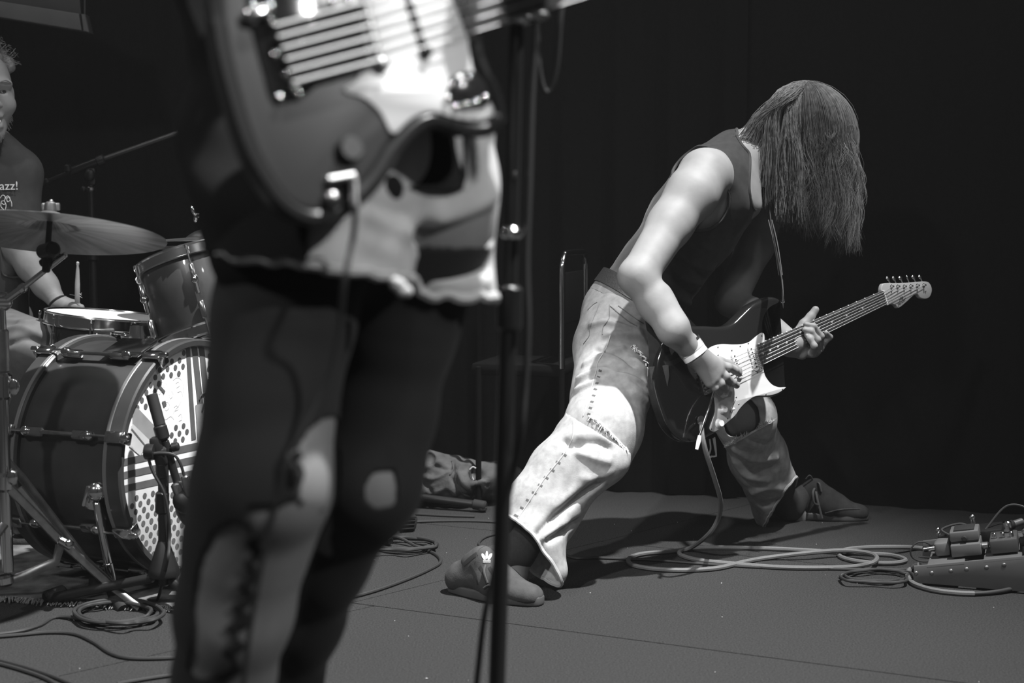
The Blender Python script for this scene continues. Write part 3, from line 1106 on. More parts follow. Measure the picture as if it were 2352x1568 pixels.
def strap_bar(pts, w, t, nrm):
    return MB().tube([Vector(p) for p in pts], w, 8, flat=t / w, nrm=Vector(nrm))
lg = strap_bar([P(20, 1118, 3.19), P(130, 1232, 3.24), P(255, 1345, 3.28), fA + V(0, 0, .006)], .011, .006, (0, -1, .3))
lg.build('leg', 'nickel', cs)
strap_bar([P(0, 1042, 3.24), P(48, 1094, 3.25), P(195, 1285, 3.29), P(285, 1370, 3.30)], .010, .005, (0, -1, .3)).build('leg', 'dullsteel', cs)
strap_bar([P(44, 1120, 3.2), P(140, 1236, 3.25)], .008, .004, (0, -1, .3)).build('leg', 'nickel', cs)
MB().rod(P(136, 1238, 3.235), P(166, 1255, 3.235), .012, 12).ball(P(158, 1246, 3.22), .009).build('leg_joint', 'chrome', cs)
strap_bar([P(138, 1252, 3.24), P(128, 1290, 3.24), P(60, 1320, 3.22), P(18, 1335, 3.2)], .011, .005, (0, -1, .2)).build('brace', 'dullsteel', cs)
MB().tube([P(258, 1350, 3.29), P(270, 1375, 3.285), F(285, 1402)], [.016, .02, .016], 12).build('rubber_foot', 'rubber', cs)
MB().rod(P(-4, 1130, 3.21), P(12, 1310, 3.22), .006, 8).build('brace', 'dullsteel', cs)
for dx, dy in ((-.32, .1), (-.1, -.3)):
    strap_bar([(col.x, col.y, .22), (col.x + dx, col.y + dy, .008)], .011, .006, (0, -1, .3)).build('leg', 'nickel', cs)

HN = Vector((-.02, .03, 1)).normalized()
HC = P(470, 556, 4.12)
hh = thing('hi_hat_cymbals', 'pair of hi-hat cymbals with clutch behind the rack tom', 'cymbal', HC)
cymbal('', HC, HN, .182, .052, .024, .012, '').build('top_cymbal', 'bronze', hh)
cymbal('', HC - HN * .012, -HN, .182, .052, .024, .010, '').build('bottom_cymbal', 'bronze', hh)
hs = thing('hi_hat_stand', 'chrome hi-hat stand rod and clutch rising above the rack tom', 'stand', (HC.x, HC.y, 0))
MB().rod(HC + HN * .03, P(460, 396, 4.12), .0032, 10).build('pull_rod', 'nickel', hs)
cl_ = MB().rod(HC + HN * .034, HC + HN * .052, .009, 14).rod(HC + HN * .05, HC + HN * .098, .006, 12).rod(HC + HN * .062, HC + HN * .072, .011, 12)
cl_.rod(P(452, 495, 4.10), P(470, 492, 4.11), .008, 12).ball(P(444, 484, 4.1), (.006, .005, .016), rot_to((-.4, 0, 1))).ball(P(450, 500, 4.1), (.007, .005, .014), rot_to((.2, 0, 1)))
cl_.build('clutch', 'chrome', hs)
MB().rod((HC.x, HC.y, .12), HC - HN * .05, .0125, 14).build('column', 'chrome', hs)
for k in range(3):
    a = 2 * PI * k / 3 + .9
    MB().rod((HC.x, HC.y, .26), (HC.x + .27 * math.cos(a), HC.y + .27 * math.sin(a), .01), .008, 10).build('leg', 'chrome', hs)

# ================================================================== microphone stands round the kit
bmic = thing('bass_drum_mic_stand', 'short black boom stand holding the microphone at the bass drum port', 'mic stand', F(375, 1400))
YM = 3.24
mb = P(376, 1330, YM)
MB().lathe([(.010, .088), (.013, .082), (.034, .018), (.036, .006), (.034, 0), (.012, -.004)], P(377, 1322, YM), (0, 0, 1), 28).build('base_cone', 'black', bmic)
MB().rod((mb.x, mb.y, .06), P(375, 1050, YM), .0125, 16).build('tube', 'powder', bmic)
MB().rod(P(372, 1180, YM), P(373, 1128, YM), .016, 16).build('sleeve', 'powder', bmic)
MB().rod(P(373, 1100, YM), P(372, 1062, YM), .015, 14).build('height_clutch', 'black', bmic)
hd_ = MB().box(P(366, 1035, YM), (.03, .03, .07), rot_to((-.25, 0, 1)), .008).rod(P(355, 1040, YM), P(385, 1036, YM), .016, 16)
hd_.build('swivel', 'black', bmic)
MB().lathe([(.001, 0), (.017, .0), (.019, .004), (.019, .022), (.001, .024)], P(334, 1037, YM - .01), (1, -.1, 0), 16).build('knob', 'black', bmic)
MB().rod(P(385, 1030, YM), P(394, 1028, YM), .004, 8).rod(P(393, 1028, YM), P(411, 1024, YM), .011, 12).build('knob', 'black', bmic)
MB().rod(P(378, 1000, YM), P(354, 925, YM + .01), .0105, 14).rod(P(368, 978, YM), P(348, 905, YM + .01), .0135, 16, .002).build('boom_grip', 'rubber', bmic)
MB().rod(P(366, 975, YM), P(376, 1010, YM), .016, 14).build('boom_clamp', 'black', bmic)
MB().rod(P(378, 1010, YM), P(408, 1112, YM + .01), .0095, 14).build('boom', 'powder', bmic)
for a, b in (((352, 1326), (112, 1388)), ((392, 1330), (470, 1420)), ((376, 1318), (430, 1310))):
    e = F(*b)
    MB().rod(P(a[0], a[1], YM), Vector((e.x, e.y, .014)), .0115, 14).build('leg', 'powder', bmic)
e = F(112, 1388)
e2 = F(150, 1378)
MB().rod((e.x - .01, e.y, .016), (e2.x, e2.y, .024), .0155, 14).build('foot_cap', 'rubber', bmic)
km = thing('kick_microphone', 'egg-shaped microphone with connector aimed into the bass drum port', 'microphone', P(440, 1160, YM))
MB().rod(P(404, 1108, YM), P(418, 1146, YM), .014, 16).rod(P(424, 1092, YM - .01), P(436, 1140, YM - .01), .0105, 16).build('connector', 'nickel', km)
MB().ball(P(424, 1150, YM), (.028, .024, .03), rot_to((-.35, .1, 1))).build('swivel_mount', 'black', km)
Rk = rot_to((.6, .2, -.55))
MB().ball(P(450, 1182, YM + .05), (.035, .035, .055), Rk, 20, 14).build('body', 'leathergrey', km)
MB().lathe([(.0355, -.004), (.037, 0), (.0355, .004)], P(446, 1176, YM + .05), (.6, .2, -.55), 28).build('trim_ring', 'chrome', km)
kc = cable('microphone_cable', [P(424, 1095, YM - .01), P(412, 1060, YM - .015), P(392, 1042, YM - .02), P(345, 1045, YM - .02), P(350, 1080, YM - .02), P(376, 1130, YM - .02), P(388, 1190, YM - .018), P(389, 1240, YM - .018), P(384, 1290, YM - .05), F(360, 1380, .006), F(330, 1398, .006)], .0036, 'cable', 'thin black cable winding down the short stand at the bass drum')

ohs = thing('overhead_mic_stand', 'tall black boom microphone stand behind the crash cymbal', 'mic stand', (P(214, 640, 4.75).x, 4.75, 0))
YO = 4.75
bx = P(214, 640, YO).x
MB().rod((bx, YO, .07), (bx, YO, P(0, 560, YO).z), .013, 14).build('lower_tube', 'powder', ohs)
MB().rod((bx, YO, P(0, 600, YO).z), (bx, YO, P(0, 560, YO).z), .019, 14).build('height_clutch', 'black', ohs)
MB().rod((bx, YO, P(0, 562, YO).z), (bx, YO, P(0, 400, YO).z), .010, 14).build('upper_tube', 'powder', ohs)
MB().rod((bx, YO, P(0, 440, YO).z), (bx, YO, P(0, 428, YO).z), .014, 14).build('collar', 'nickel', ohs)
hb = P(210, 405, YO)
MB().box(hb, (.035, .03, .06), None, .01).ball(P(206, 402, YO - .02), (.018, .014, .02)).ball(P(192, 434, YO - .02), (.01, .01, .01)).build('swivel', 'black', ohs)
ba, be_ = P(84, 425, YO), P(464, 286, YO)
MB().rod(P(160, 395, YO), P(236, 366, YO), .0135, 14).rod(P(222, 372, YO), P(242, 364, YO), .017, 14).build('boom_sleeve', 'powder', ohs)
MB().rod(P(236, 366, YO), be_, .009, 14).build('boom', 'powder', ohs)
MB().rod(P(108, 416, YO), P(165, 393, YO), .006, 10).build('boom_tail', 'powder', ohs)
MB().rod(P(106, 410, YO), P(109, 422, YO), .012, 12).rod(P(84, 426, YO), P(104, 417, YO), .011, 12).build('counterweight', 'black', ohs)
MB().rod(P(157, 396, YO - .02), P(155, 378, YO - .02), .012, 12).build('boom_knob', 'black', ohs)
MB().rod(be_, P(474, 280, YO), .011, 12).rod(P(470, 284, YO), P(472, 264, YO), .012, 12).build('mic_clip', 'black', ohs)
for k in range(3):
    a = 2 * PI * k / 3 + .3
    MB().rod((bx, YO, .1), (bx + .33 * math.cos(a), YO + .33 * math.sin(a), .012), .01, 10).build('leg', 'powder', ohs)
# ================================================================== the black guitar with the white pickguard
GN, GE = P(2032.5, 684, 3.93), P(1746.5, 814, 3.66)
GU = (GE - GN).normalized()
gv = Vector((-.31, -.05, .95))
GV = (gv - GU * gv.dot(GU)).normalized()
GW = GU.cross(GV).normalized()
if GW.y > 0:
    GW = -GW
gtr = thing('electric_guitar', 'black electric guitar with white pickguard held by the long-haired guitarist', 'guitar', GE)
def gp(px, py, h=0.0):
    return PL(px, py, GE + GW * h, GW)
def gl(pix, h=0.0, per=6, closed=True):
    return [gp(p.x, p.y, h) for p in crom([V(a, b, 0) for a, b in pix], per, closed)]
H0 = -.010                                       # height of the body's face below the fretboard plane
body_px = [(1797, 692), (1793, 703), (1774, 712), (1763, 726), (1758, 743), (1761, 761), (1770, 778), (1768, 808), (1757, 836), (1755, 851), (1760, 867), (1768, 880), (1780, 882), (1794, 879), (1806, 883),
           (1809, 890), (1799, 903), (1778, 911), (1758, 911), (1741, 913), (1728, 918), (1709, 932), (1692, 950), (1676, 967), (1657, 986), (1635, 1000), (1612, 1011), (1594, 1015), (1574, 1013), (1553, 999),
           (1535, 976), (1523, 946), (1514, 915), (1508, 880), (1510, 840), (1520, 800), (1540, 768), (1575, 750), (1615, 748), (1660, 749), (1683, 742), (1703, 724), (1726, 702), (1752, 687), (1772, 681), (1788, 684)]
MB().prism(gl(body_px, H0, 5), GW, -.044, 0, .011, 4).build('body', 'burst', gtr, ang=50)
pg_px = [(1749, 764), (1754, 768), (1755, 786), (1754, 810), (1752, 838), (1753, 851), (1758, 866), (1771, 882), (1787, 889), (1803, 889), (1799, 894), (1785, 903), (1766, 908), (1742, 909), (1729, 912), (1713, 923),
         (1699, 937), (1686, 955), (1668, 971), (1654, 983), (1641, 991), (1632, 989), (1629, 982), (1634, 967), (1641, 946), (1640, 920), (1634, 897), (1624, 870), (1614, 835), (1616, 815), (1626, 801), (1638, 794), (1657, 790),
         (1681, 791), (1703, 790), (1720, 785), (1736, 772), (1744, 766)]
MB().prism(gl(pg_px, H0, 4), GW, .0002, .0028, .001, 2).build('pickguard', 'pickguard', gtr, ang=50)
# neck
nb, nt_, eb, et = gp(2028, 668), gp(2037, 700), gp(1741, 791), gp(1752, 837)
fbn = GW * .005
MB().prism([nb, nt_, et, et.lerp(eb, .5) + GU * .004, eb], GW, -.005, 0.0, .0012, 2).build('fretboard', 'rosewood', gtr)
nm = (nb + nt_) / 2
em = (eb + et) / 2
wn_, we_ = (nb - nt_).length / 2, (eb - et).length / 2
path = [nm.lerp(em, t) - GW * .006 for t in (0, .25, .5, .75, 1.0)]
nk = MB()
vs = []
for i, p in enumerate(path):
    w = wn_ + (we_ - wn_) * i / 4
    for k in range(11):
        a = PI * k / 10
        vs.append(p + GV * (math.cos(a) * w) - GW * (math.sin(a) * (.016 + .002 * i)))
fs = []
for i in range(4):
    for k in range(10):
        fs.append((i * 11 + k, i * 11 + k + 1, (i + 1) * 11 + k + 1, (i + 1) * 11 + k))
    fs.append((i * 11 + 10, i * 11, (i + 1) * 11, (i + 1) * 11 + 10))
fs += [tuple(range(11)), tuple(44 + k for k in range(11))[::-1]]
nk.add(vs, fs).build('neck', 'maple', gtr)
LEN = (em - nm).length
SCL = LEN / (1 - 2 ** (-21.35 / 12))
fb = MB()
fd = MB()
for i in range(1, 22):
    t = SCL * (1 - 2 ** (-i / 12)) / LEN
    a, b = nb.lerp(eb, t), nt_.lerp(et, t)
    fb.tube([a + GW * .0004, b + GW * .0004], .0011, 6)
    fd.ball(a + GW * .0002 + GV * .0006, .0021, None, 8, 6)
fb.build('frets', 'nickel', gtr, kind='stuff')
fd.build('fret_ends', 'pearl', gtr, kind='stuff')
for i in (3, 5, 7, 9, 12, 15, 17, 19, 21):
    t = (SCL * (1 - 2 ** (-(i - .5) / 12))) / LEN
    w = wn_ + (we_ - wn_) * t
    for off in ((-.45, .45) if i == 12 else (0,)):
        c = nm.lerp(em, t) + GV * (w * off)
        MB().prism(circle_pts(c, GW, .0034, 12), GW, -.0003, .0004).build('inlay_dot', 'pearl', gtr, smooth=False)
MB().prism([nb + GV * .001, nt_ - GV * .001, nt_ - GV * .001 - GU * .004, nb + GV * .001 - GU * .004], GW, -.004, .0025, .0008, 2).build('nut', 'white', gtr)
hs_px = [(2024, 668), (2027, 654), (2034, 650), (2060, 650), (2085, 649), (2124, 646), (2136, 651), (2141, 665), (2137, 680), (2128, 686), (2115, 684), (2108, 676), (2098, 679), (2084, 692), (2065, 707), (2058, 701), (2049, 698), (2037, 700), (2033, 690), (2030, 675)]
MB().prism(gl(hs_px, -.004, 4), GW, -.013, 0, .0018, 2).build('headstock', 'maple', gtr, ang=50)
tk = [(2039, 639), (2053, 638.5), (2068, 638), (2083, 636.5), (2098, 636), (2113, 635.5)]
tp = [(2047, 658), (2061, 658), (2076, 658), (2091, 657), (2106, 656), (2121, 655)]
posts = []
for i in range(6):
    t = MB()
    k, q = gp(*tk[i], -.012), gp(*tp[i], -.004)
    t.tube([k, k.lerp(q, .55)], .0022, 8)
    w = (.0062, .0062, .0068, .0028, .0068, .0062)[i]
    t.ball(k, (w, .0030, .0068), rot_to((k - q), GU), 12, 8)
    t.lathe([(.0001, .009), (.0028, .009), (.0032, .0015), (.0058, .001), (.0058, 0), (.0001, 0)], q, GW, 14)
    t.build('tuner', 'chrome', gtr)
    posts.append(q + GW * .005)
a, b = gp(2063, 702, -.0035), gp(2086, 686, -.0035)
text_mesh('logo', 'Fender', .0135, .0002, gp(2063, 704, -.0036), gp(2086, 684, -.0036) - gp(2063, 704, -.0036), GV, 'black_ink', gtr, shear=.3)
MB().tube(crom([gp(2062, 707, -.0034), gp(2066, 692, -.0034), gp(2070, 680, -.0034), gp(2074, 684, -.0034), gp(2066, 687, -.0034)], 5), .0009, 5).build('logo_flourish', 'black_ink', gtr)
MB().prism(circle_pts(gp(2126, 668, -.0036), GW, .0032, 14), GW, 0, .0004).prism(circle_pts(gp(2126, 668, -.0036), GW, .0016, 10), GW, 0, .003).build('string_tree', 'printmid', gtr)
# bridge, strings
br = gp(1623, 871, H0 + .012)
bc = gp(1619, 873, H0)
Rg = Matrix((GU, GV, GW)).transposed()
bp = MB().box(bc + GW * .002, (.034, .07, .004), Rg, .0015)
for k in range(6):
    o_ = (k - 2.5) * .0104
    bp.box(bc + GV * o_ + GW * .009 + GU * .002, (.024, .0088, .007), Rg, .002)
    bp.tube([bc + GV * o_ + GW * .008 + GU * .014, bc + GV * o_ + GW * .008 + GU * .02], .0016, 6)
bp.build('bridge', 'chrome', gtr)
for k in range(6):
    f = (2.5 - k) / 2.5
    a = nm + GV * (wn_ * .82 * f) + GW * .0028
    b = bc + GV * ((2.5 - k) * .0104) + GW * .0135 - GU * .006
    MB().tube([posts[k], a, b], .00065 if k > 2 else .0009, 5).build('string', 'string' if k > 2 else 'stringdark', gtr)
# pickups, knobs, switch, screws
def pickup(A_, B_, poles):
    a, b = gp(*A_, H0 + .003), gp(*B_, H0 + .003)
    ax = (b - a).normalized()
    sd = ax.cross(GW)
    pts = [a + sd * (math.cos(t) * .0082) - ax * (math.sin(t) * .0082) for t in [PI * k / 8 for k in range(9)]] + [b - sd * (math.cos(t) * .0082) + ax * (math.sin(t) * .0082) for t in [PI * k / 8 for k in range(9)]]
    pk = MB().prism(pts, GW, 0, .0045, .0016, 3).build('pickup', 'white', gtr)
    for k in range(6):
        c = a.lerp(b, .06 + .88 * k / 5) + GW * .0045
        MB().lathe([(.0001, .0009), (.0024, .0008), (.0026, -.0005)], c, GW, 12).build('pole_piece', 'pole', pk)
    for e, s in ((a, -1), (b, 1)):
        MB().ball(e + ax * (s * .0125), (.0022, .0022, .0012), rot_to(GW), 8, 6).build('screw', 'pole', pk)
pickup((1722, 799), (1736, 845), 6)
pickup((1684, 815), (1698, 862), 6)
pickup((1652, 826), (1664, 874), 6)
for q in ((1660, 903), (1658, 940), (1650, 972)):
    MB().lathe([(.0001, .014), (.0075, .014), (.0088, .012), (.0095, .004), (.0118, .0015), (.0118, 0), (.0001, 0)], gp(*q, H0 + .003), GW, 20).build('knob', 'white', gtr)
MB().tube([gp(1689, 918, H0 + .003), gp(1678, 946, H0 + .003)], .0009, 6).build('switch_slot', 'black_ink', gtr)
MB().tube([gp(1684, 938, H0 + .003), gp(1683, 939, H0 + .012)], .0012, 6).ball(gp(1684, 939, H0 + .015), (.0042, .0042, .0058), rot_to(GW), 12, 8).build('switch_tip', 'white', gtr)
for q in ((1749, 771), (1700, 795), (1649, 797), (1749, 845), (1797, 894), (1759, 906), (1691, 912), (1697, 928), (1671, 961), (1634, 985)):
    MB().ball(gp(*q, H0 + .0028), (.0022, .0022, .001), rot_to(GW), 8, 6).build('screw', 'pole', gtr)
tr_ = MB().tube(crom([gp(1640, 897, H0 + .016), gp(1630, 930, H0 + .03), gp(1620, 960, H0 + .034), gp(1606, 1002, H0 + .03)], 6), .0028, 10).build('tremolo_arm', 'chrome', gtr)
MB().tube([gp(1607, 1000, H0 + .03), gp(1605, 1012, H0 + .03), gp(1600, 1032, H0 + .03)], [.0042, .0058, .0042], 12).build('arm_tip', 'white', tr_)
MB().lathe([(.0001, .004), (.008, .004), (.013, .002), (.013, 0), (.0001, 0)], gp(1610, 966, H0 + .003), GW, 20).build('jack_plate', 'chrome', gtr)
MB().ball(gp(1516, 914, H0 - .02), .006).build('strap_button', 'chrome', gtr)
MB().ball(gp(1798, 691, H0 - .02), .006).build('strap_button', 'chrome', gtr)
# strap
strap = thing('guitar_strap', 'black guitar strap with leather end over the long-haired guitarist', 'strap', gp(1516, 914))
def band(path, w, t, nrm, name, m, parent):
    return MB().tube(crom(path, 6), w / 2, 10, flat=t / w, nrm=nrm).build(name, m, parent)
band([P(1706, 318, 3.98), P(1738, 352, 3.97), P(1764, 440, 3.9), P(1772, 520, 3.78), P(1786, 590, 3.68), P(1797, 650, 3.6), gp(1798, 690, H0 - .014)], .045, .003, Vector((1, -.25, .1)), 'strap_band', 'tank', strap)
for dx in (-3, 5):
    MB().tube(crom([P(1768 + dx, 505, 3.775), P(1781 + dx, 560, 3.7), P(1792 + dx, 632, 3.62)], 6), .0012, 5).build('strap_stitching', 'printdim', strap)
band([P(1470, 640, 3.62), P(1500, 720, 3.56), P(1511, 790, 3.52), P(1513, 846, 3.505)], .05, .004, Vector((0, -1, .1)), 'strap_band', 'tank', strap)
lp = [P(a, b, 3.50) for a, b in ((1491, 842), (1535, 838), (1537, 862), (1532, 895), (1524, 916), (1514, 924), (1506, 912), (1496, 880))]
le = MB().prism(lp, (0, -1, 0), -.002, .003, .001, 2).build('leather_end', 'leathergrey', strap)
text_mesh('stamped_letter', 'P', .026, .0004, P(1508, 880, 3.496), (1, 0, 0.15), (-.12, 0, 1), 'printmid', le, shear=.2)
MB().ball(P(1513, 912, 3.495), .004).build('rivet', 'chrome', le)
# ================================================================== shared body pieces
def basis(fwd, up):
    f = Vector(fwd).normalized()
    u = (Vector(up) - f * Vector(up).dot(f)).normalized()
    r = f.cross(u)
    return r, f, u

def head_sdf(s, c, fwd, up, k=1.0, smile=False):
    r, f, u = basis(fwd, up)
    c = Vector(c)
    def L(x, y, z):
        return c + (r * x + f * y + u * z) * k
    R = Matrix((r, f, u)).transposed()
    s.ell(L(0, -.012, .032), (.075 * k, .097 * k, .088 * k), R, k=.02)
    s.ell(L(0, .035, -.005), (.064 * k, .055 * k, .075 * k), R, k=.025)
    s.cone(L(0, .035, -.03), L(0, .062, -.092), .055 * k, .026 * k, k=.03)
    for q in (-1, 1):
        s.cone(L(q * .05, .0, -.035), L(q * .018, .06, -.09), .026 * k, .018 * k, k=.03)
        s.ell(L(q * .042, .06, -.022), (.024 * k, .022 * k, .022 * k), R, k=.025)
        s.ell(L(q * .077, -.006, .0), (.009 * k, .019 * k, .031 * k), R, k=.006)
        s.ell(L(q * .031, .089, .014), (.0165 * k, .013 * k, .0068 * k), R, k=.004, neg=True)
        s.cone(L(q * .014, .090, .036), L(q * .048, .074, .034), .008 * k, .006 * k, k=.022)
        s.ell(L(q * .012, .104, -.022), (.008 * k, .010 * k, .007 * k), R, k=.008)
    s.cone(L(0, .090, .02), L(0, .112, -.018), .008 * k, .0115 * k, k=.014)
    if smile:
        s.cone(L(-.02, .088, -.050), L(0, .096, -.048), .006 * k, .008 * k, k=.012)
        s.cone(L(.02, .088, -.050), L(0, .096, -.048), .006 * k, .008 * k, k=.012)
        s.cone(L(-.018, .086, -.074), L(.018, .086, -.074), .007 * k, .007 * k, k=.012)
        for q in (-1, 1):
            s.cone(L(q * .030, .082, -.052), L(q * .010, .100, -.066), .004 * k, .006 * k, k=.004, neg=True)
            s.cone(L(q * .020, .104, -.03), L(q * .042, .082, -.06), .0035 * k, .003 * k, k=.010, neg=True)
        s.cone(L(-.012, .1, -.064), L(.012, .1, -.064), .0065 * k, .0065 * k, k=.004, neg=True)
    else:
        s.cone(L(-.02, .088, -.056), L(.02, .088, -.056), .006 * k, .006 * k, k=.01)
        s.cone(L(-.016, .088, -.067), L(.016, .088, -.067), .007 * k, .007 * k, k=.01)
    return L, R

def fingers(s, chains, k=.006):
    for pts, r0, r1 in chains:
        n = len(pts) - 1
        for i in range(n):
            a, b = r0 + (r1 - r0) * i / n, r0 + (r1 - r0) * (i + 1) / n
            s.cone(pts[i], pts[i + 1], a, b, k)

def ridges(v, q, bvh, lines, wd=.012):
    """raise (or sink) cloth folds along lines that lie on its surface"""
    n = vnormals(v, q)
    d_ = np.zeros(len(v))
    for pix, h, w in lines:
        pts = []
        for p in crom([V(a, b, 0) for a, b in pix], 6):
            x, _ = onto(bvh, p.x, p.y)
            if x is not None:
                pts.append(np.array(x))
        if len(pts) < 2:
            continue
        best = np.full(len(v), 9.0)
        for i in range(len(pts) - 1):
            a, b = pts[i], pts[i + 1]
            if np.linalg.norm(b - a) > .1:
                continue
            ab = b - a
            t = np.clip(((v - a) @ ab) / max(ab @ ab, 1e-12), 0, 1)
            best = np.minimum(best, np.linalg.norm(v - a - t[:, None] * ab, axis=1))
        d_ += h * np.exp(-(best / w) ** 2)
    return v + n * d_[:, None]

def wrinkle(v, q, amp, fr, seed):
    rs = np.random.default_rng(seed)
    n = vnormals(v, q)
    d = np.zeros(len(v))
    for _ in range(5):
        k = rs.normal(0, 1, 3)
        k *= fr * rs.uniform(.6, 1.6) / np.linalg.norm(k)
        d += np.sin(v @ k + rs.uniform(0, 6)) ** 3
    return v + n * (d * amp / 2)[:, None]

def npbvh(v, q):
    return BVHTree.FromPolygons([tuple(a) for a in v], [tuple(int(i) for i in f) for f in q])

def cutplane(v, o, n):
    return (v - np.array(o)) @ np.array(Vector(n).normalized()) < 0

def limb_dist(v, a, b):
    a, b = np.array(a), np.array(b)
    ab = b - a
    t = np.clip(((v - a) @ ab) / (ab @ ab), 0, 1)
    return np.linalg.norm(v - a - t[:, None] * ab, axis=1)

def hem(v, loops, r, name, m, parent, flat=1.0, pick=None):
    o = []
    for l in loops:
        L = v[l]
        if pick is not None and not pick(L.mean(0)):
            continue
        step = max(1, len(L) // 90)
        o.append(MB().tube([Vector(p) for p in L[::step]], r, 6, closed=True, flat=flat).build(name, m, parent))
    return o

def inpoly(xy, poly):
    x, y = xy[:, 0], xy[:, 1]
    c = np.zeros(len(x), bool)
    for i in range(len(poly)):
        x1, y1 = poly[i]
        x2, y2 = poly[i - 1]
        if y1 != y2:
            c ^= ((y1 > y) != (y2 > y)) & (x < (x2 - x1) * (y - y1) / (y2 - y1) + x1)
    return c

# ================================================================== the long-haired guitarist
gman = thing('person', 'long-haired person in black tank top and ripped light jeans bent over an electric guitar', 'person', F(1480, 1290))
SPX = [(1448, 722, 3.86), (1515, 622, 3.87), (1588, 520, 3.87), (1648, 432, 3.87), (1692, 366, 3.88)]
SPN = [P(*a) for a in SPX]
SPR = [.112, .100, .112, .112, .062]
YAX = (0.12, 1, 0)
def torso(s, grow=0.0, rat=1.38):
    for i in range(4):
        s.cone(SPN[i], SPN[i + 1], SPR[i] + grow, SPR[i + 1] + grow, .03, YAX, rat)
    return s
SH1, SH2 = P(1618, 402, 3.70), P(1772, 428, 4.06)
EL1, WR1 = P(1466, 634, 3.505), gp(1594, 810, .036)
FA1, FA2 = P(1504, 698, 3.495), gp(1545, 757, .042)
EL2, WR2 = P(1680, 690, 4.00), P(1822, 788, 3.76)
HIP1, KN1, AN1 = P(1428, 770, 3.77), P(1378, 1000, 3.52), P(1188, 1270, 3.41)
HIP2, KN2, AN2 = P(1530, 780, 3.98), P(1710, 958, 3.95), P(1812, 1165, 4.25)
s = torso(Sdf(.004, .03))
s.cone(SPN[4], SH1, .058, .058, .04).cone(SPN[4], SH2, .058, .055, .04)
s.cone(P(1668, 470, 3.78), P(1612, 470, 3.74), .06, .045, .04)                    # chest muscle into the arm
UA = P(1540, 515, 3.60)
s.chain([SH1, P(1590, 445, 3.65), UA, EL1], [.068, .064, .054, .046], .025)
s.cone(P(1560, 470, 3.635), P(1520, 530, 3.59), .042, .036, .02)                  # triceps
s.ell(P(1450, 638, 3.51), (.020, .026, .026), k=.03)
s.chain([EL1, FA1, FA2, WR1], [.044, .0405, .036, .027], .02)
s.cone(FA1 + V(.012, 0, .02), FA2 + V(.012, 0, .014), .030, .024, .02)
s.chain([SH2, P(1735, 560, 4.05), EL2], [.06, .052, .043], .025)
s.chain([EL2, P(1730, 722, 3.93), WR2], [.043, .042, .027], .02)
s.chain([P(1690, 378, 3.87), P(1740, 345, 3.88), P(1795, 322, 3.90)], [.068, .060, .058], .03)   # neck
s.cone(P(1702, 340, 3.82), P(1722, 470, 3.80), .020, .03, .03)
HCN = P(1858, 305, 3.92)
HFW, HUP = Vector((.62, -.22, -.75)), Vector((.72, -.1, .69))
gL, gR = head_sdf(s, HCN, HFW, HUP)
s.chain([HIP1, P(1400, 900, 3.62), KN1], [.088, .075, .056], .03)
s.chain([KN1, P(1320, 1080, 3.48), AN1], [.052, .056, .036], .03)
s.chain([HIP2, P(1625, 865, 3.97), KN2], [.088, .075, .060], .03)
s.chain([KN2, P(1750, 1050, 4.09), AN2], [.054, .050, .036], .03)
s.cone(AN1, P(1180, 1320, 3.40), .036, .034, .02).cone(AN2, P(1830, 1185, 4.27), .036, .034, .02)
bv, bq = s.mesh()
bv = lap(bv, bq, 2)
# picking hand
s = Sdf(.0022, .006)
s.chain([WR1.lerp(EL1, .12), WR1], [.030, .0275], .01)
K = [gp(1650, 838, .040), gp(1648, 852, .042), gp(1640, 866, .040), gp(1630, 878, .036)]
for kk, rr_ in zip(K, (.0155, .0155, .0148, .0135)):
    s.cone(WR1, kk, .022, rr_, .014)
s.cone(WR1, gp(1622, 832, .034), .026, .021, .014)
fingers(s, [([K[0], gp(1672, 843, .044), gp(1688, 850, .032), gp(1697, 858, .020)], .0118, .0085),
            ([gp(1628, 828, .032), gp(1652, 830, .024), gp(1674, 836, .020), gp(1696, 850, .018)], .0140, .0095),
            ([K[1], gp(1666, 864, .047), gp(1682, 878, .036), gp(1692, 885, .022)], .0115, .0085),
            ([K[2], gp(1655, 880, .044), gp(1667, 892, .030), gp(1668, 896, .018)], .0110, .0082),
            ([K[3], gp(1642, 890, .038), gp(1652, 900, .026), gp(1652, 903, .016)], .0100, .0076)])
h1v, h1q = s.mesh()
# fretting hand: palm behind the neck, four fingers over the strings, thumb up
s = Sdf(.0020, .0035)
def gq(px, py, h):
    return gp(px, py, h)
PAL = [gq(1812, 795, -.045), gq(1866, 800, -.040)]
s.cone(WR2.lerp(EL2, .15), WR2, .029, .027, .01).cone(WR2, PAL[0], .026, .026, .014).cone(WR2, PAL[1], .026, .023, .014).cone(PAL[0], PAL[1], .025, .022, .012)
s.cone(PAL[0], gq(1842, 812, -.02), .018, .016, .012)
fingers(s, [([PAL[1], gq(1884, 800, -.012), gq(1886, 772, .020), gq(1869, 749, .019), gq(1851, 745, .009)], .0098, .0070),
            ([gq(1862, 806, -.03), gq(1878, 806, -.004), gq(1878, 780, .026), gq(1863, 761, .020), gq(1848, 757, .009)], .0098, .0070),
            ([gq(1852, 810, -.026), gq(1867, 812, .000), gq(1870, 794, .030), gq(1861, 778, .023), gq(1853, 769, .011)], .0098, .0070),
            ([gq(1868, 802, -.03), gq(1888, 792, -.012), gq(1906, 774, -.002), gq(1897, 764, .008)], .0092, .0068),
            ([gq(1822, 778, -.04), gq(1846, 744, -.034), gq(1862, 727, -.026), gq(1873, 711, -.02)], .0140, .0100)])
h2v, h2q = s.mesh()
n1, n2 = len(bv), len(bv) + len(h1v)
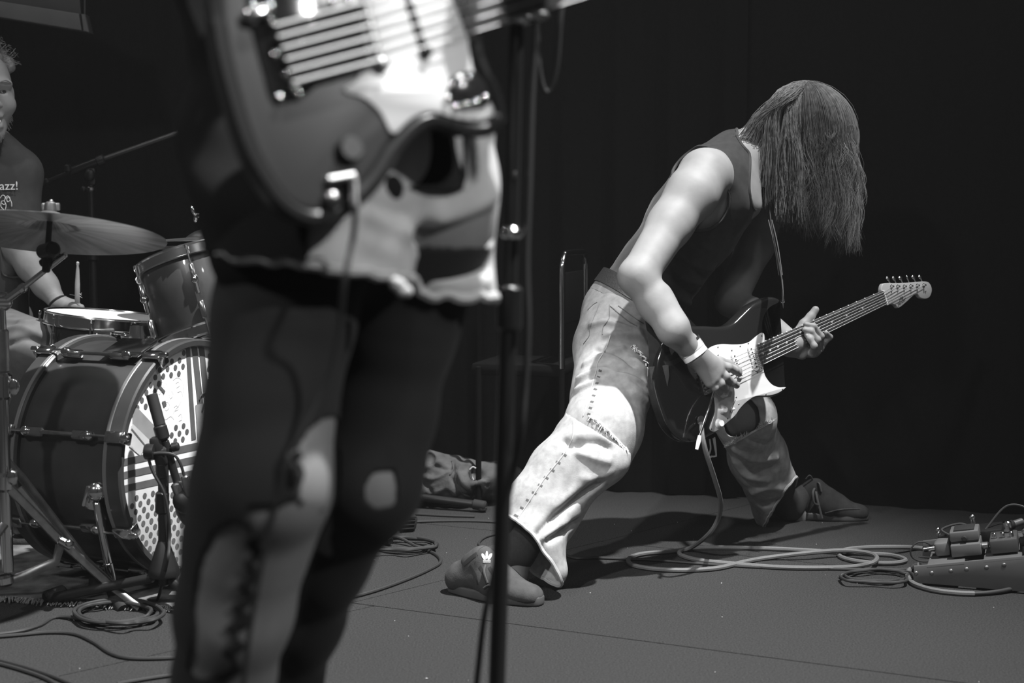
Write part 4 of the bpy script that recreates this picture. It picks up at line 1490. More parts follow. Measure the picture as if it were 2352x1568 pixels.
skin = npmesh('body', np.concatenate([bv, lap(h1v, h1q, 1), lap(h2v, h2q, 1)]), np.concatenate([bq, h1q + n1, h2q + n2]), 'skin', gman)
nails = MB()
for c, dd in ((gq(1854, 768, .017), (-.3, -.6, .6)), (gp(1693, 853, .031), (.5, -.6, .4)), (gp(1688, 881, .038), (.5, -.7, .4))):
    nails.ball(c, (.0045, .0058, .0015), rot_to(dd), 8, 6)
nails.build('fingernails', 'lips', gman)
for q in (-1, 1):
    MB().ball(gL(q * .031, .086, .014), .0115).build('eye', 'eye', gman)

# ---- tank top
s = torso(Sdf(.0055, .03), .009)
s.cone(SPN[4], SH1, .066, .062, .04).cone(SPN[4], SH2, .066, .062, .04)
s.cone(P(1668, 470, 3.78), P(1630, 480, 3.75), .064, .05, .04)
tv, tq = s.mesh()
tv = wrinkle(lap(tv, tq, 2), tq, .002, 38, 5)
tb = npbvh(tv, tq)
tv = ridges(tv, tq, tb, [([(1530, 600), (1575, 640), (1640, 655), (1680, 650)], .010, .012), ([(1520, 650), (1570, 690), (1640, 704), (1690, 700)], .011, .012), ([(1540, 570), (1600, 610), (1670, 620)], .008, .011),
                         ([(1530, 625), (1570, 665), (1640, 680)], -.006, .010), ([(1510, 690), (1560, 726), (1640, 735)], .010, .012), ([(1580, 540), (1625, 570)], .006, .01), ([(1655, 640), (1690, 612)], .01, .012)])
ax_arm = limb_dist(tv, P(1606, 398, 3.3), P(1606, 398, 3.84)) - .070
ax_arm = np.minimum(ax_arm, limb_dist(tv, P(1606, 462, 3.3), P(1606, 462, 3.80)) - .074)
ax_arm2 = limb_dist(tv, P(1790, 420, 3.96), P(1790, 440, 4.4)) - .085
neckcut = limb_dist(tv, P(1768, 318, 3.9), P(1800, 430, 3.74)) - .092
neckcut = np.minimum(neckcut, limb_dist(tv, P(1752, 300, 3.7), P(1745, 300, 4.0)) - .062)
mk = (ax_arm > 0) & (ax_arm2 > 0) & (neckcut > 0) & cutplane(tv, P(1440, 735, 3.86), SPN[0] - SPN[1])
tv, tq = keep(tv, tq, mk)
lo = borders(tv, tq, 10)
tank = npmesh('tank_top', tv, tq, 'tank', gman)
tank.modifiers.new('thickness', 'SOLIDIFY').thickness = .003
hem(tv, lo, .0042, 'binding', 'tee', tank, 1.0, lambda c: c[2] > .85)

# ---- belt and jeans
WST = P(1462, 702, 3.86)
wd = (SPN[1] - SPN[0]).normalized()
sx = wd.cross(Vector(YAX)).normalized()
sy = wd.cross(sx)
JW = .126
def waist(h, g=0.0, n=48):
    return [WST + wd * h + sx * (math.cos(2 * PI * k / n) * (JW + g)) + sy * (math.sin(2 * PI * k / n) * (JW + g) * 1.30) for k in range(n)]
s = Sdf(.0055, .035)
s.cone(SPN[0], SPN[1], .122, .112, .03, YAX, 1.34)
s.chain([P(1440, 735, 3.83), HIP1, P(1410, 805, 3.73), P(1402, 900, 3.62), P(1384, 985, 3.53), P(1368, 1050, 3.50)], [.118, .106, .098, .0945, .090, .086], .04)
s.chain([P(1500, 745, 3.95), HIP2, P(1625, 865, 3.97), KN2, P(1742, 1050, 4.08), P(1797, 1172, 4.2), P(1814, 1212, 4.23)], [.115, .106, .096, .080, .080, .078, .078], .03)
jv, jq = s.mesh()
jv = lap(jv, jq, 2)
xy = proj_np(jv)
far = limb_dist(jv, HIP2, KN2) < limb_dist(jv, HIP1, KN1)
jv = wrinkle(jv, jq, .003, 34, 11)
jb = npbvh(jv, jq)
jv = ridges(jv, jq, jb, [([(1345, 835), (1390, 812), (1430, 800)], .008, .010), ([(1330, 870), (1380, 850), (1450, 868), (1480, 880)], .010, .010), ([(1325, 895), (1370, 875)], .009, .009),
                         ([(1372, 805), (1420, 812), (1455, 838)], -.009, .009), ([(1390, 858), (1440, 850), (1475, 870)], -.007, .009), ([(1440, 880), (1470, 896), (1486, 902)], .010, .009), ([(1455, 900), (1484, 920)], .009, .009),
                         ([(1395, 770), (1450, 768), (1484, 778)], .010, .012), ([(1360, 745), (1400, 740), (1470, 760)], .008, .010), ([(1400, 725), (1450, 745), (1478, 748)], -.006, .010), ([(1460, 830), (1482, 850)], .01, .01),
                         ([(1690, 1030), (1730, 1052), (1780, 1050)], .013, .013), ([(1690, 1060), (1715, 1090), (1760, 1100)], .012, .013), ([(1690, 1045), (1730, 1075), (1780, 1072)], -.010, .012),
                         ([(1730, 1130), (1770, 1118), (1815, 1130)], .010, .012), ([(1750, 1160), (1790, 1150), (1815, 1140)], -.009, .010), ([(1725, 1010), (1760, 1022)], -.008, .01)])
xy = proj_np(jv)
# knee hole of the far leg, waist and cuff cuts
front = np.array([0, 0, CAMH]) - jv
nrm = vnormals(jv, jq)
facing = (nrm * front).sum(1) > 0
hole = inpoly(xy, [(1672, 905), (1722, 915), (1740, 935), (1746, 968), (1728, 990), (1700, 1002), (1672, 1000), (1655, 960)]) & facing & far
keep_ = cutplane(jv, WST + wd * .012, wd) & ~hole
keep_ &= ~(far & ~cutplane(jv, P(1796, 1160, 4.2), (.80, -.36, -.52)) & (xy[:, 1] > 1040))
near_cut = ~cutplane(jv, P(1366, 1026, 3.5), Vector((-.52, -.15, -.62))) & ~far & (xy[:, 1] > 930)
keep_ &= ~near_cut
jv, jq = keep(jv, jq, keep_)
lo = borders(jv, jq, 5)
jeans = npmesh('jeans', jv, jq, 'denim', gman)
jeans.modifiers.new('thickness', 'SOLIDIFY').thickness = .003
hem(jv, lo, .005, 'cuff_hem', 'denimthread', jeans, .7, lambda c: c[2] < .3 and c[0] > .7)
jb2 = npbvh(jv, jq)
# lower part of the near leg, bunched below the ripped knee
s = Sdf(.0055, .03)
s.chain([P(1372, 985, 3.515), P(1345, 1045, 3.49), P(1300, 1085, 3.475), P(1252, 1165, 3.44), P(1208, 1252, 3.405), P(1180, 1300, 3.395)], [.090, .092, .088, .086, .083, .083], .03)
s.ell(P(1312, 990, 3.52), (.034, .05, .032), k=.02)
s.ell(P(1400, 1055, 3.46), (.05, .05, .045), k=.03)
s.cone(P(1225, 1240, 3.37), P(1262, 1310, 3.37), .06, .05, .03)
lv, lq = s.mesh()
lv = wrinkle(lap(lv, lq, 2), lq, .0035, 30, 3)
lb = npbvh(lv, lq)
lv = ridges(lv, lq, lb, [([(1400, 1085), (1360, 1100), (1335, 1095)], .004, .010), ([(1375, 1110), (1350, 1128), (1290, 1175), (1240, 1220)], -.016, .010), ([(1345, 1100), (1330, 1115), (1280, 1160)], .004, .012),
                         ([(1340, 1190), (1300, 1215), (1260, 1240)], -.013, .010), ([(1300, 1200), (1262, 1225), (1235, 1242)], .006, .011), ([(1320, 1000), (1360, 995), (1400, 1010)], .004, .010), ([(1330, 1018), (1370, 1018), (1400, 1030)], -.008, .009),
                         ([(1330, 1040), (1365, 1052), (1395, 1060)], .008, .01), ([(1296, 1012), (1310, 1025), (1330, 1022)], -.012, .009), ([(1235, 1230), (1246, 1262), (1240, 1280)], -.012, .010)])
cn = Vector((-.74, -.42, -.52))
mk = cutplane(lv, P(1212, 1258, 3.39), cn) & ~(~cutplane(lv, P(1370, 990, 3.5), Vector((.50, .10, .80))))
lv, lq = keep(lv, lq, mk)
lo = borders(lv, lq, 8)
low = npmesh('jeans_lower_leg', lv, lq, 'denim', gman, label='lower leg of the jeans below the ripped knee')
low.modifiers.new('thickness', 'SOLIDIFY').thickness = .004
hem(lv, lo, .0058, 'cuff_hem', 'denimthread', low, .7, lambda c: c[2] < .25)
lb2 = npbvh(lv, lq)
# seams, pockets, loops and frays
seam(jb2, [(1402, 770), (1392, 800), (1374, 830), (1370, 850), (1356, 900), (1346, 935), (1340, 955)], .0016, 'outseam', 'denimthread', jeans)
seam(lb2, [(1318, 968), (1316, 1000), (1310, 1018), (1290, 1050), (1250, 1100), (1210, 1160), (1186, 1196)], .0016, 'outseam', 'denimthread', low)
pk = []
for i in range(9):
    t = i / 8
    a = (1305 - 110 * t, 1045 + 140 * t)
    seam(lb2, [(a[0] - 14, a[1] - 3), (a[0] - 4, a[1] + 2)], .0035, 'seam_pucker', 'denimdark', low, flat=.18, lift=.0)
for i in range(8):
    t = i / 7
    a = (1372 - 26 * t, 850 + 100 * t)
    seam(jb2, [(a[0] + 3, a[1]), (a[0] + 10, a[1] + 2)], .0034, 'seam_pucker', 'denimdark', jeans, flat=.18, lift=.0)
seam(jb2, [(1400, 700), (1399, 730), (1386, 750), (1384, 768)], .0012, 'pocket_seam', 'denimdark', jeans)
seam(jb2, [(1377, 698), (1366, 725), (1356, 750), (1354, 770), (1340, 790)], .0012, 'back_pocket_seam', 'denimdark', jeans)
seam(jb2, [(1402, 703), (1440, 735), (1462, 748)], .0016, 'pocket_edge', 'denimdark', jeans)
seam(jb2, [(1420, 702), (1455, 728), (1478, 742)], .0014, 'pocket_edge', 'denimdark', jeans)
seam(jb2, [(1350, 712), (1362, 700), (1372, 694)], .0014, 'waist_seam', 'denimdark', jeans)
for side in (-1, 1):
    pass
bl = MB()
cols = []
n = 60
for zz, g in ((-.006, .003), (-.006, .009), (.036, .007), (.036, .001)):
    cols.append(waist(zz, g, n))
vs = [p for c in cols for p in c]
fs = []
for r_ in range(4):
    for k in range(n):
        fs.append((r_ * n + k, r_ * n + (k + 1) % n, ((r_ + 1) % 4) * n + (k + 1) % n, ((r_ + 1) % 4) * n + k))
bl.add(vs, fs).build('belt', 'leather', gman)
wb = MB()
cols = [waist(-.030, .0, n), waist(-.030, .006, n), waist(.006, .0045, n), waist(.006, -.002, n)]
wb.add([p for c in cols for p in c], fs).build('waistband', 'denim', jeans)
for k in (19, 26, 34):
    a, b = waist(-.026, .012, n)[k], waist(.042, .012, n)[k]
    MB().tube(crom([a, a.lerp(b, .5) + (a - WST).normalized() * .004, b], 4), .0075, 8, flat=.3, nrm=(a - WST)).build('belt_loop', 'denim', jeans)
fr = MB()
def frays(bvh, pix, n, dirs, L, seed, spread=6):
    r = random.Random(seed)
    cr = crom([V(a, b, 0) for a, b in pix], 10)
    for i in range(n):
        p = cr[int(r.random() * (len(cr) - 1))]
        q, nn = onto(bvh, p.x + r.uniform(-2, 2), p.y + r.uniform(-3, 3), .002)
        if q is None:
            continue
        d = Vector(dirs) + Vector((r.uniform(-.5, .5), r.uniform(-.3, .3), r.uniform(-.4, .4)))
        l = L * r.uniform(.5, 1.4)
        fr.tube([q, q + nn * .004 + d * l * .5, q + nn * .004 + d * l + Vector((r.uniform(-.004, .004), 0, 0))], [.0011, .0009, .0005], 4)
frays(jb2, [(1358, 958), (1380, 972), (1400, 992), (1425, 1020), (1438, 1030)], 90, (.1, -.2, -.7), .012, 3)
frays(jb2, [(1668, 1024), (1700, 1004), (1735, 984), (1772, 966)], 320, (.2, -.3, .6), .014, 4)
frays(jb2, [(1452, 796), (1468, 812), (1484, 838)], 40, (.1, -.3, -.5), .016, 6)
fr.build('frayed_threads', 'fray', jeans, kind='stuff')
seam(jb2, [(1660, 1028), (1700, 1008), (1735, 988), (1776, 966)], .0028, 'ripped_edge', 'fray', jeans)
seam(jb2, [(1352, 956), (1375, 968), (1402, 994), (1428, 1022)], .0035, 'ripped_edge', 'fray', jeans)
hang = MB()
for pts in ([(1420, 1022), (1424, 1045), (1419, 1060), (1422, 1082), (1426, 1097)], [(1432, 1026), (1438, 1040), (1430, 1062), (1424, 1066)], [(1436, 1035), (1440, 1050), (1443, 1070)], [(1418, 1025), (1419, 1058)]):
    hang.tube(crom([P(a, b, 3.46) for a, b in pts], 6), .0022, 6)
for i in range(14):
    hang.ball(P(1432 + rr.uniform(-8, 8), 1032 + rr.uniform(-8, 12), 3.46 + rr.uniform(-.01, .01)), rr.uniform(.004, .008), None, 7, 5)
hang.build('hanging_threads', 'fray', jeans)
hang = MB()
for pts in ([(1630, 1008), (1632, 1030), (1628, 1046), (1634, 1050)], [(1638, 1006), (1642, 1028), (1644, 1046), (1632, 1048)], [(1641, 1004), (1644, 1030), (1645, 1048)]):
    hang.tube(crom([P(a, b, 3.72) for a, b in pts], 6), .0022, 6)
hang.build('hanging_threads', 'fray', jeans)

# ---- wristbands and necklace
wa = (WR1 - EL1).normalized()
def cuffring(t, r, w, m, name, th=.0014):
    c = EL1.lerp(WR1, t)
    MB().lathe([(r, -w), (r + th, -w), (r + th, w), (r, w), (r, -w)], c, wa, 40).build(name, m, gman)
cuffring(1.01, .0315, .0075, 'band', 'paper_wristband')
cuffring(.94, .0325, .0095, 'clearband', 'clear_wristband')
cuffring(.885, .034, .003, 'leather', 'cord_bracelet')
bb = bvh_of(skin)
ch = MB()
for p in crom([V(1703, 330, 0), V(1709, 350, 0), V(1714, 385, 0), V(1718, 420, 0)], 8):
    q, _ = onto(bb, p.x, p.y, .0015)
    if q is not None:
        ch.ball(q, .0018, None, 6, 4)
if ch.v:
    ch.build('necklace', 'chrome', gman)

# ---- hair: dark underlayer and strands
KR = P(1848, 189, 3.93)
XC, YC = P(1862, 300, 3.93).x, 3.93
RX, RY, DOME = .120, .118, .128
def hair_path(phi, rf, zend, jx=0, jy=0, wig=0.0, ph=0.0, n=15):
    out = []
    zK = KR.z - (1 - rf) * .05
    for i in range(n):
        t = i / (n - 1)
        if t < .4:
            a = t / .4 * PI / 2
            rad, z = math.sin(a), zK - DOME * (1 - math.cos(a))
            cx = KR.x + (XC - KR.x) * (t / .4)
        else:
            u = (t - .4) / .6
            rad, z, cx = 1.0 - .02 * u, zK - DOME + (zend - (zK - DOME)) * u, XC
            rad += .03 * math.sin(u * 7 + ph)
        w = wig * max(0, t - .35)
        out.append(Vector((cx + RX * rf * rad * math.cos(phi) + w * math.sin(t * 13 + ph) + jx * t * t, YC + RY * rf * rad * math.sin(phi) + w * math.cos(t * 11 + ph * 1.7) + jy * t * t, z)))
    return out
zt = P(0, 535, 3.85).z
def zend(phi):
    x = math.cos(phi)
    z = P(0, 512, 3.85).z - .045 * max(0, x) + .05 * max(0, -x) ** 2
    return z
def open_side(phi):     # towards the camera and the left the neck shows
    return math.cos(phi) < -.985 and math.sin(phi) < .2
hairs = MB()
hb_ = MB()
nphi, rows = 64, []
for k in range(nphi):
    phi = 2 * PI * k / nphi
    ze = zend(phi) + .03
    if open_side(phi):
        ze = P(0, 330, 3.9).z
    rows.append(hair_path(phi, .88 + .05 * math.sin(phi * 9), ze, n=14))
vs = [p for r_ in rows for p in r_]
fs = []
for k in range(nphi):
    l = (k + 1) % nphi
    for i in range(13):
        fs.append((k * 14 + i, k * 14 + i + 1, l * 14 + i + 1, l * 14 + i))
hair = hb_.add(vs, fs).build('hair', 'hairbase', gman)
r = random.Random(12)
for c in range(600):
    phi = r.uniform(0, 2 * PI) if c < 520 else r.uniform(1.05, 1.5) * PI
    if open_side(phi):
        continue
    if math.sin(phi) > .5 and r.random() < .6:
        continue
    rf = r.uniform(.86, 1.03)
    ze = zend(phi) + r.choice([0, 0, 0, .02, .05, .10, .16]) + r.uniform(-.03, .02)
    jx, jy, ph, wig = r.gauss(0, .018), r.gauss(0, .015), r.uniform(0, 6), r.uniform(.008, .034)
    for h in range(14):
        dp = r.gauss(0, .075)
        k = r.uniform(-.6, .6)
        pth = hair_path(phi + dp, rf + r.uniform(-.035, .035), ze + r.uniform(-.025, .025), jx - dp * .05, jy, wig * r.uniform(.6, 1.3), ph + k, n=22)
        w = r.uniform(.00028, .00062)
        hairs.tube(pth, [w] * 16 + [w * (1 - .14 * i) for i in range(6)], 3, cap=False)
for c in range(75):
    ex, ey = r.uniform(1785, 1842), r.uniform(400, 505)
    ye = 3.80 + r.uniform(-.015, .02)
    for h in range(11):
        j = lambda a: r.uniform(-a, a)
        hairs.tube(crom([KR + Vector((j(.008), -.004, j(.003))), P(1824 + .25 * (ex - 1810) + j(9), 222 + j(8), ye + .03), P(1812 + .45 * (ex - 1810) + j(6), 285 + j(8), ye), P(ex + j(8), .5 * (285 + ey) + j(9), ye + j(.01)), P(ex + j(9), ey + j(14), ye + j(.012))], 4), r.uniform(.0003, .0006), 3, cap=False)
# locks that slide over the nape towards the shoulder
for c in range(230):
    ex, ey = r.choice([(r.uniform(1765, 1800), r.uniform(400, 480)), (r.uniform(1690, 1745), r.uniform(318, 345)), (r.uniform(1715, 1765), r.uniform(325, 390)), (r.uniform(1745, 1785), r.uniform(330, 470))])
    ye = 3.92 + r.uniform(-.12, .08) if ex < 1740 else 3.84 + r.uniform(-.04, .06)
    for h in range(13):
        j = lambda a: r.uniform(-a, a)
        E_ = P(ex + j(9), ey + j(12), ye + j(.01))
        A_ = KR + Vector((j(.01), j(.02), j(.004)))
        B_ = P(1808 + j(22) + .2 * max(0, ex - 1750), 214 + j(9), ye)
        C_ = P(1764 + .42 * (ex - 1740) + j(9), 262 + j(8), ye - .01)
        hairs.tube(crom([A_, B_, C_, C_.lerp(E_, .55) + Vector((j(.006), 0, j(.004))), E_], 4), r.uniform(.0003, .0006), 3, cap=False)
for c in range(26):                                  # flyaways
    phi = r.uniform(PI, 2 * PI)
    pth = hair_path(phi, r.uniform(1.03, 1.12), zend(phi) + r.uniform(.0, .3), r.uniform(-.02, .03), 0, r.uniform(.01, .03), r.uniform(0, 6))
    if not open_side(phi):
        hairs.tube(pth, .0003, 3, cap=False)
hairs.build('hair_strands', 'hair', hair, kind='stuff')

# ---- shoes
def shoe(name, heel, toe, label, m_up, m_sole, far_side=False, lift=0.0, roll=0.0):
    heel, toe = Vector(heel), Vector(toe)
    fx = (toe - heel).normalized()
    L = (toe - heel).length
    up = Vector((0, 0, 1))
    sd = up.cross(fx).normalized()
    if sd.y > 0:
        sd = -sd                                     # towards the camera
    up = fx.cross(sd)
    if up.z < 0:
        up = -up
    root = thing(name, label, 'shoe', heel)
    def Q(a, b, c):
        return heel + fx * (a * L) + sd * b + up * (c + lift)
    R = Matrix((fx, sd, up)).transposed()
    s = Sdf(.0035, .02)
    s.cone(Q(.10, 0, .034), Q(.12, 0, .046), .032, .027, .02)
    s.cone(Q(.12, 0, .036), Q(.45, 0, .048), .032, .040, .02, up, .95)
    s.cone(Q(.30, 0, .080), Q(.60, 0, .048), .029, .034, .02)
    s.cone(Q(.55, 0, .030), Q(.86, -.003, .020), .047, .036, .03, up, .80)
    s.cone(Q(.50, 0, .070), Q(.38, 0, .100), .026, .021, .02)
    s.cone(Q(.14, 0, .048), Q(.36, 0, .094), .025, .024, .02)
    v, q = s.mesh()
    v = lap(v, q, 3)
    below = (v - np.array(Q(0, 0, .012))) @ np.array(up)
    v = v - np.array(up) * np.minimum(below, 0)[:, None]
    upm = npmesh('upper', v, q, m_up, root)
    n = 40
    ol = []
    for k in range(n):
        a = 2 * PI * k / n
        x = .5 + .5 * math.cos(a)
        w = (.036 + .010 * math.sin(PI * min(1, max(0, (x - .1) / .85)) ** 1.4))
        w *= abs(math.sin(a)) ** .55 if abs(math.sin(a)) > 1e-3 else 0
        ol.append(Q(x, math.copysign(w, math.sin(a)) + (-.004 if x > .6 else 0), .0))
    MB().prism(ol, up, .0005, .024, .005, 3).build('sole', m_sole, root)
    return root, Q, upm, R, (fx, sd, up)
sh1, Q1, up1, R1, ax1 = shoe('sneaker', F(1034, 1356), F(1243, 1392), 'grey suede sneaker with gum sole on the front foot, behind the near mic stand', 'suede', 'gum')
b1 = bvh_of(up1)
for i in range(3):
    seam(b1, [(1080 + 22 * i, 1298 + 2 * i), (1092 + 22 * i, 1320 + 3 * i), (1098 + 22 * i, 1342 + 3 * i)], .0045, 'side_stripe', 'suededark', sh1, flat=.12, lift=.0004)
seam(b1, [(1112, 1350), (1122, 1344), (1140, 1346)], .003, 'toe_seam', 'suede', sh1)
lf = MB()
for dx_, dy_, sx2, sy2 in ((-5.5, 2, 5.5, 8), (0, -1.5, 4.2, 9), (5.5, 2, 5.5, 8)):
    ps = []
    for k in range(14):
        t = 2 * PI * k / 14
        a0 = dx_ * .09
        x, y = sx2 * .62 * math.cos(t), sy2 * math.sin(t)
        q_, n_ = onto(b1, 1118 + dx_ * 1.3 + x * math.cos(a0) - y * math.sin(a0), 1276 + dy_ + x * math.sin(a0) + y * math.cos(a0), .0012)
        if q_ is not None:
            ps.append(q_)
    if len(ps) > 6:
        lf.prism(ps, (-.1, -1, .2), -.0004, .0004)
for y in (1286.5, 1288.8, 1291.1):
    a_, n_ = onto(b1, 1110, y, .0014)
    b_, n_ = onto(b1, 1127, y + .5, .0014)
    if a_ is not None and b_ is not None:
        lf.tube([a_, b_], .0007, 5)
if lf.v:
    lf.build('trefoil_logo', 'whiteprint', sh1)
seam(b1, [(1064, 1298), (1074, 1288), (1086, 1278), (1096, 1271)], .0062, 'collar_opening', 'black_ink', sh1, flat=.15, lift=0)
seam(b1, [(1092, 1290), (1100, 1262), (1122, 1250)], .0009, 'tongue_seam', 'suede', sh1)
sh2, Q2, up2, R2, ax2 = shoe('sneaker', F(1800, 1188), F(1996, 1194), 'dark suede sneaker with loose laces on the rear foot', 'suededark', 'gum')
lc = MB()
for i in range(5):
    x = .36 + .075 * i
    lc.tube(crom([Q2(x, .034, .062 - .006 * i), Q2(x + .02, .0, .092 - .009 * i), Q2(x + .04, -.03, .062 - .006 * i)], 5), .0034, 6, flat=.5)
for pts in ([(.36, .02, .10), (.38, .045, .07), (.42, .052, .03), (.44, .054, .012)], [(.36, .02, .10), (.33, .05, .09), (.34, .056, .06), (.40, .05, .05)], [(.36, .0, .10), (.30, .02, .135), (.25, .02, .125)], [(.36, .0, .1), (.40, .03, .115), (.43, .035, .09)]):
    lc.tube(crom([Q2(*a) for a in pts], 6), .0034, 6, flat=.6)
lc.build('laces', 'lace', sh2)
b2 = bvh_of(up2)
seam(b2, [(1895, 1178), (1930, 1170), (1975, 1168)], .0018, 'upper_seam', 'suede', sh2)
seam(b2, [(1850, 1185), (1868, 1160), (1872, 1142)], .0018, 'upper_seam', 'suede', sh2)
lc = MB()
for i in range(4):
    x = .44 + .07 * i
    lc.tube(crom([Q1(x, .03, .066 - .006 * i), Q1(x + .02, .0, .09 - .009 * i), Q1(x + .04, -.03, .066 - .006 * i)], 5), .003, 6, flat=.5)
lc.tube(crom([Q1(.46, .02, .09), Q1(.50, .045, .075), Q1(.55, .05, .05)], 6), .0028, 6)
lc.build('laces', 'lace', sh1)
# socks
for an, kn, q_, nm_ in ((AN1, KN1, Q1, 'sock'), (AN2, KN2, Q2, 'sock')):
    s = Sdf(.005, .02)
    s.chain([an.lerp(kn, .28), an, q_(.26, 0, .075), q_(.5, 0, .05)], [.044, .041, .026, .020], .02)
    v, q = s.mesh()
    npmesh(nm_, lap(v, q, 1), q, 'sock', gman)
# ================================================================== the drummer at the edge of the picture
dman = thing('person', 'smiling bearded drummer in dark T-shirt holding a drumstick behind the crash cymbal', 'person', (P(-60, 700, 4.4).x, 4.4, 0))
s = Sdf(.003, .02)
DH = P(-42, 220, 4.25)
psi = math.radians(38)
dL, dR = head_sdf(s, DH, (math.sin(psi), -math.cos(psi), -.10), (-.03, 0, 1), 1.13, smile=True)
s.chain([P(-55, 300, 4.33), P(-62, 350, 4.37)], [.062, .066], .03)
dh_v, dh_q = s.mesh()
dh_v = lap(dh_v, dh_q, 2)
s = Sdf(.0045, .03)
s.chain([P(-62, 350, 4.38), P(-70, 450, 4.40), P(-75, 620, 4.42), P(-78, 740, 4.44)], [.10, .115, .115, .13], .04, (1, -.3, 0), 1.45)
DS, DE, DW = P(42, 400, 4.36), P(34, 560, 4.34), P(134, 696, 4.285)
s.cone(P(-62, 352, 4.38), DS, .06, .062, .04)
s.chain([DS, DE], [.056, .044], .02)
s.chain([DE, P(74, 612, 4.33), P(104, 655, 4.31), DW], [.044, .045, .037, .026], .02)
s.cone(P(-62, 352, 4.38), P(-190, 410, 4.40), .06, .06, .04).cone(P(-190, 410, 4.4), P(-185, 580, 4.3), .055, .045, .02).cone(P(-185, 580, 4.3), P(-95, 690, 4.1), .044, .028, .02)
s.chain([P(-30, 760, 4.42), P(85, 800, 4.06), P(78, 1000, 4.22), P(70, 1180, 4.2)], [.09, .062, .055, .04], .03)
s.chain([P(-140, 760, 4.4), P(-150, 830, 4.0), P(-140, 1100, 4.2)], [.09, .062, .045], .03)
s.cone(P(70, 1180, 4.2), P(92, 1215, 4.05), .04, .036, .02).cone(P(-140, 1100, 4.2), P(-130, 1215, 4.05), .045, .036, .02)
db_v, db_q = s.mesh()
s = Sdf(.0022, .006)
s.cone(DW.lerp(DE, .1), DW, .027, .026, .01)
KH = [P(168, 700, 4.285), P(176, 706, 4.285), P(181, 714, 4.295), P(183, 722, 4.305)]
for k_ in KH:
    s.cone(DW, k_, .021, .0155, .012)
for i, k_ in enumerate(KH):
    fingers(s, [([k_, k_ + V(.022, -.018, -.012), k_ + V(.012, -.038, -.022), k_ + V(-.012, -.030, -.020)], .0118, .0088)])
fingers(s, [([P(150, 704, 4.275), P(168, 703, 4.25), P(186, 706, 4.25)], .0135, .0105)])
dd_v, dd_q = s.mesh()
a_, b_ = len(dh_v), len(dh_v) + len(db_v)
dskin = npmesh('body', np.concatenate([dh_v, lap(db_v, db_q, 2), lap(dd_v, dd_q, 1)]), np.concatenate([dh_q, db_q + a_, dd_q + b_]), 'skin', dman)
for q in (-1, 1):
    e = MB().ball(dL(q * .031, .0690, .014), .0128).build('eye', 'eye', dman)
    MB().ball(dL(q * .031 - .001, .0790, .0145), (.0056, .0056, .0026), rot_to(dR @ V(0, 1, 0))).build('iris', 'iris', e)
    MB().tube(crom([dL(q * .014, .1005, .038), dL(q * .032, .0945, .043), dL(q * .050, .082, .036)], 5), [.0016] * 5 + [.0022] * 3 + [.0014] * 3, 6).build('eyebrow', 'hairlight', dman)
MB().box(dL(0, .091, -.0615), (.040, .012, .009), dR, .004).build('teeth', 'teeth', dman)
# curly hair and beard
s = Sdf(.0045, .012)
s.ell(dL(0, -.025, .055), (.079, .097, .080), dR)
for i in range(60):
    a, b = rr.uniform(-1.9, 1.9) + PI / 2, rr.uniform(.1, 1.2)
    p = dL(.088 * math.cos(a) * math.cos(b) * 1.0, -.03 - .09 * abs(math.sin(a)) * math.cos(b) * (1 if rr.random() < .7 else -.6), .055 + .09 * math.sin(b))
    s.ell(p, (.013, .013, .011), dR, k=.016)
v, q = s.mesh()
npmesh('hair', lap(v, q, 1), q, 'hairlight', dman)
cu = MB()
r = random.Random(9)
for i in range(420):
    th_a = r.uniform(0, 2 * PI)
    el = r.uniform(.25, 1.5)
    d = V(math.cos(th_a) * math.cos(el), math.sin(th_a) * math.cos(el) * 1.0, math.sin(el))
    if d.y > .45 and d.z < .72:
        continue
    base = V(d.x * .084, -.028 + d.y * .102, .055 + d.z * .088)
    pts = []
    for k in range(7):
        t = k / 6
        o = base + d * (-.002 + .026 * t) + V(math.cos(t * 7 + i) * .008 * t, math.sin(t * 6 + i * 2) * .008 * t, math.sin(t * 7 + i * 3) * .008 * t)
        pts.append(dL(*o))
    cu.tube(pts, .0005, 3, cap=False)
for i in range(260):
    sx_ = r.choice((-1, 1))
    t = r.random()
    base = V(sx_ * (.062 - .05 * t) + r.uniform(-.004, .004), .02 + .055 * t + r.uniform(-.01, .01), -.045 - .052 * t + r.uniform(-.012, .01))
    d = (base - V(0, .02, -.03)).normalized()
    cu.tube([dL(*base), dL(*(base + d * .006 + V(0, 0, -.004))), dL(*(base + d * .010 + V(0, 0, -.009)))], .0005, 3, cap=False)
cu.build('hair_curls', 'hairlight', dman, kind='stuff')
# T-shirt
s = Sdf(.0055, .03)
s.chain([P(-62, 362, 4.38), P(-70, 450, 4.40), P(-75, 620, 4.42), P(-78, 750, 4.44)], [.112, .128, .130, .145], .04, (1, -.3, 0), 1.45)
s.cone(P(-62, 362, 4.38), DS, .072, .072, .04).chain([DS, DS.lerp(DE, .62)], [.068, .074], .02)
s.cone(P(-62, 362, 4.38), P(-190, 420, 4.40), .07, .07, .04).cone(P(-190, 420, 4.4), P(-190, 520, 4.35), .066, .07, .02)
v, q = s.mesh()
v = wrinkle(lap(v, q, 2), q, .005, 22, 4)
ar = (DE - DS).normalized()
mk = ~((limb_dist(v, DS, DE) < .1) & ~cutplane(v, DS.lerp(DE, .58), ar) & (v[:, 0] > P(0, 500, 4.3).x))
mk &= limb_dist(v, P(-58, 290, 4.33), P(-60, 345, 4.36)) > .077
v, q = keep(v, q, mk)
lo = borders(v, q, 6)
tee = npmesh('t_shirt', v, q, 'tee', dman)
tee.modifiers.new('thickness', 'SOLIDIFY').thickness = .003
tb_ = npbvh(v, q)
hem(v, lo, .004, 'hem', 'tee', tee, .8)
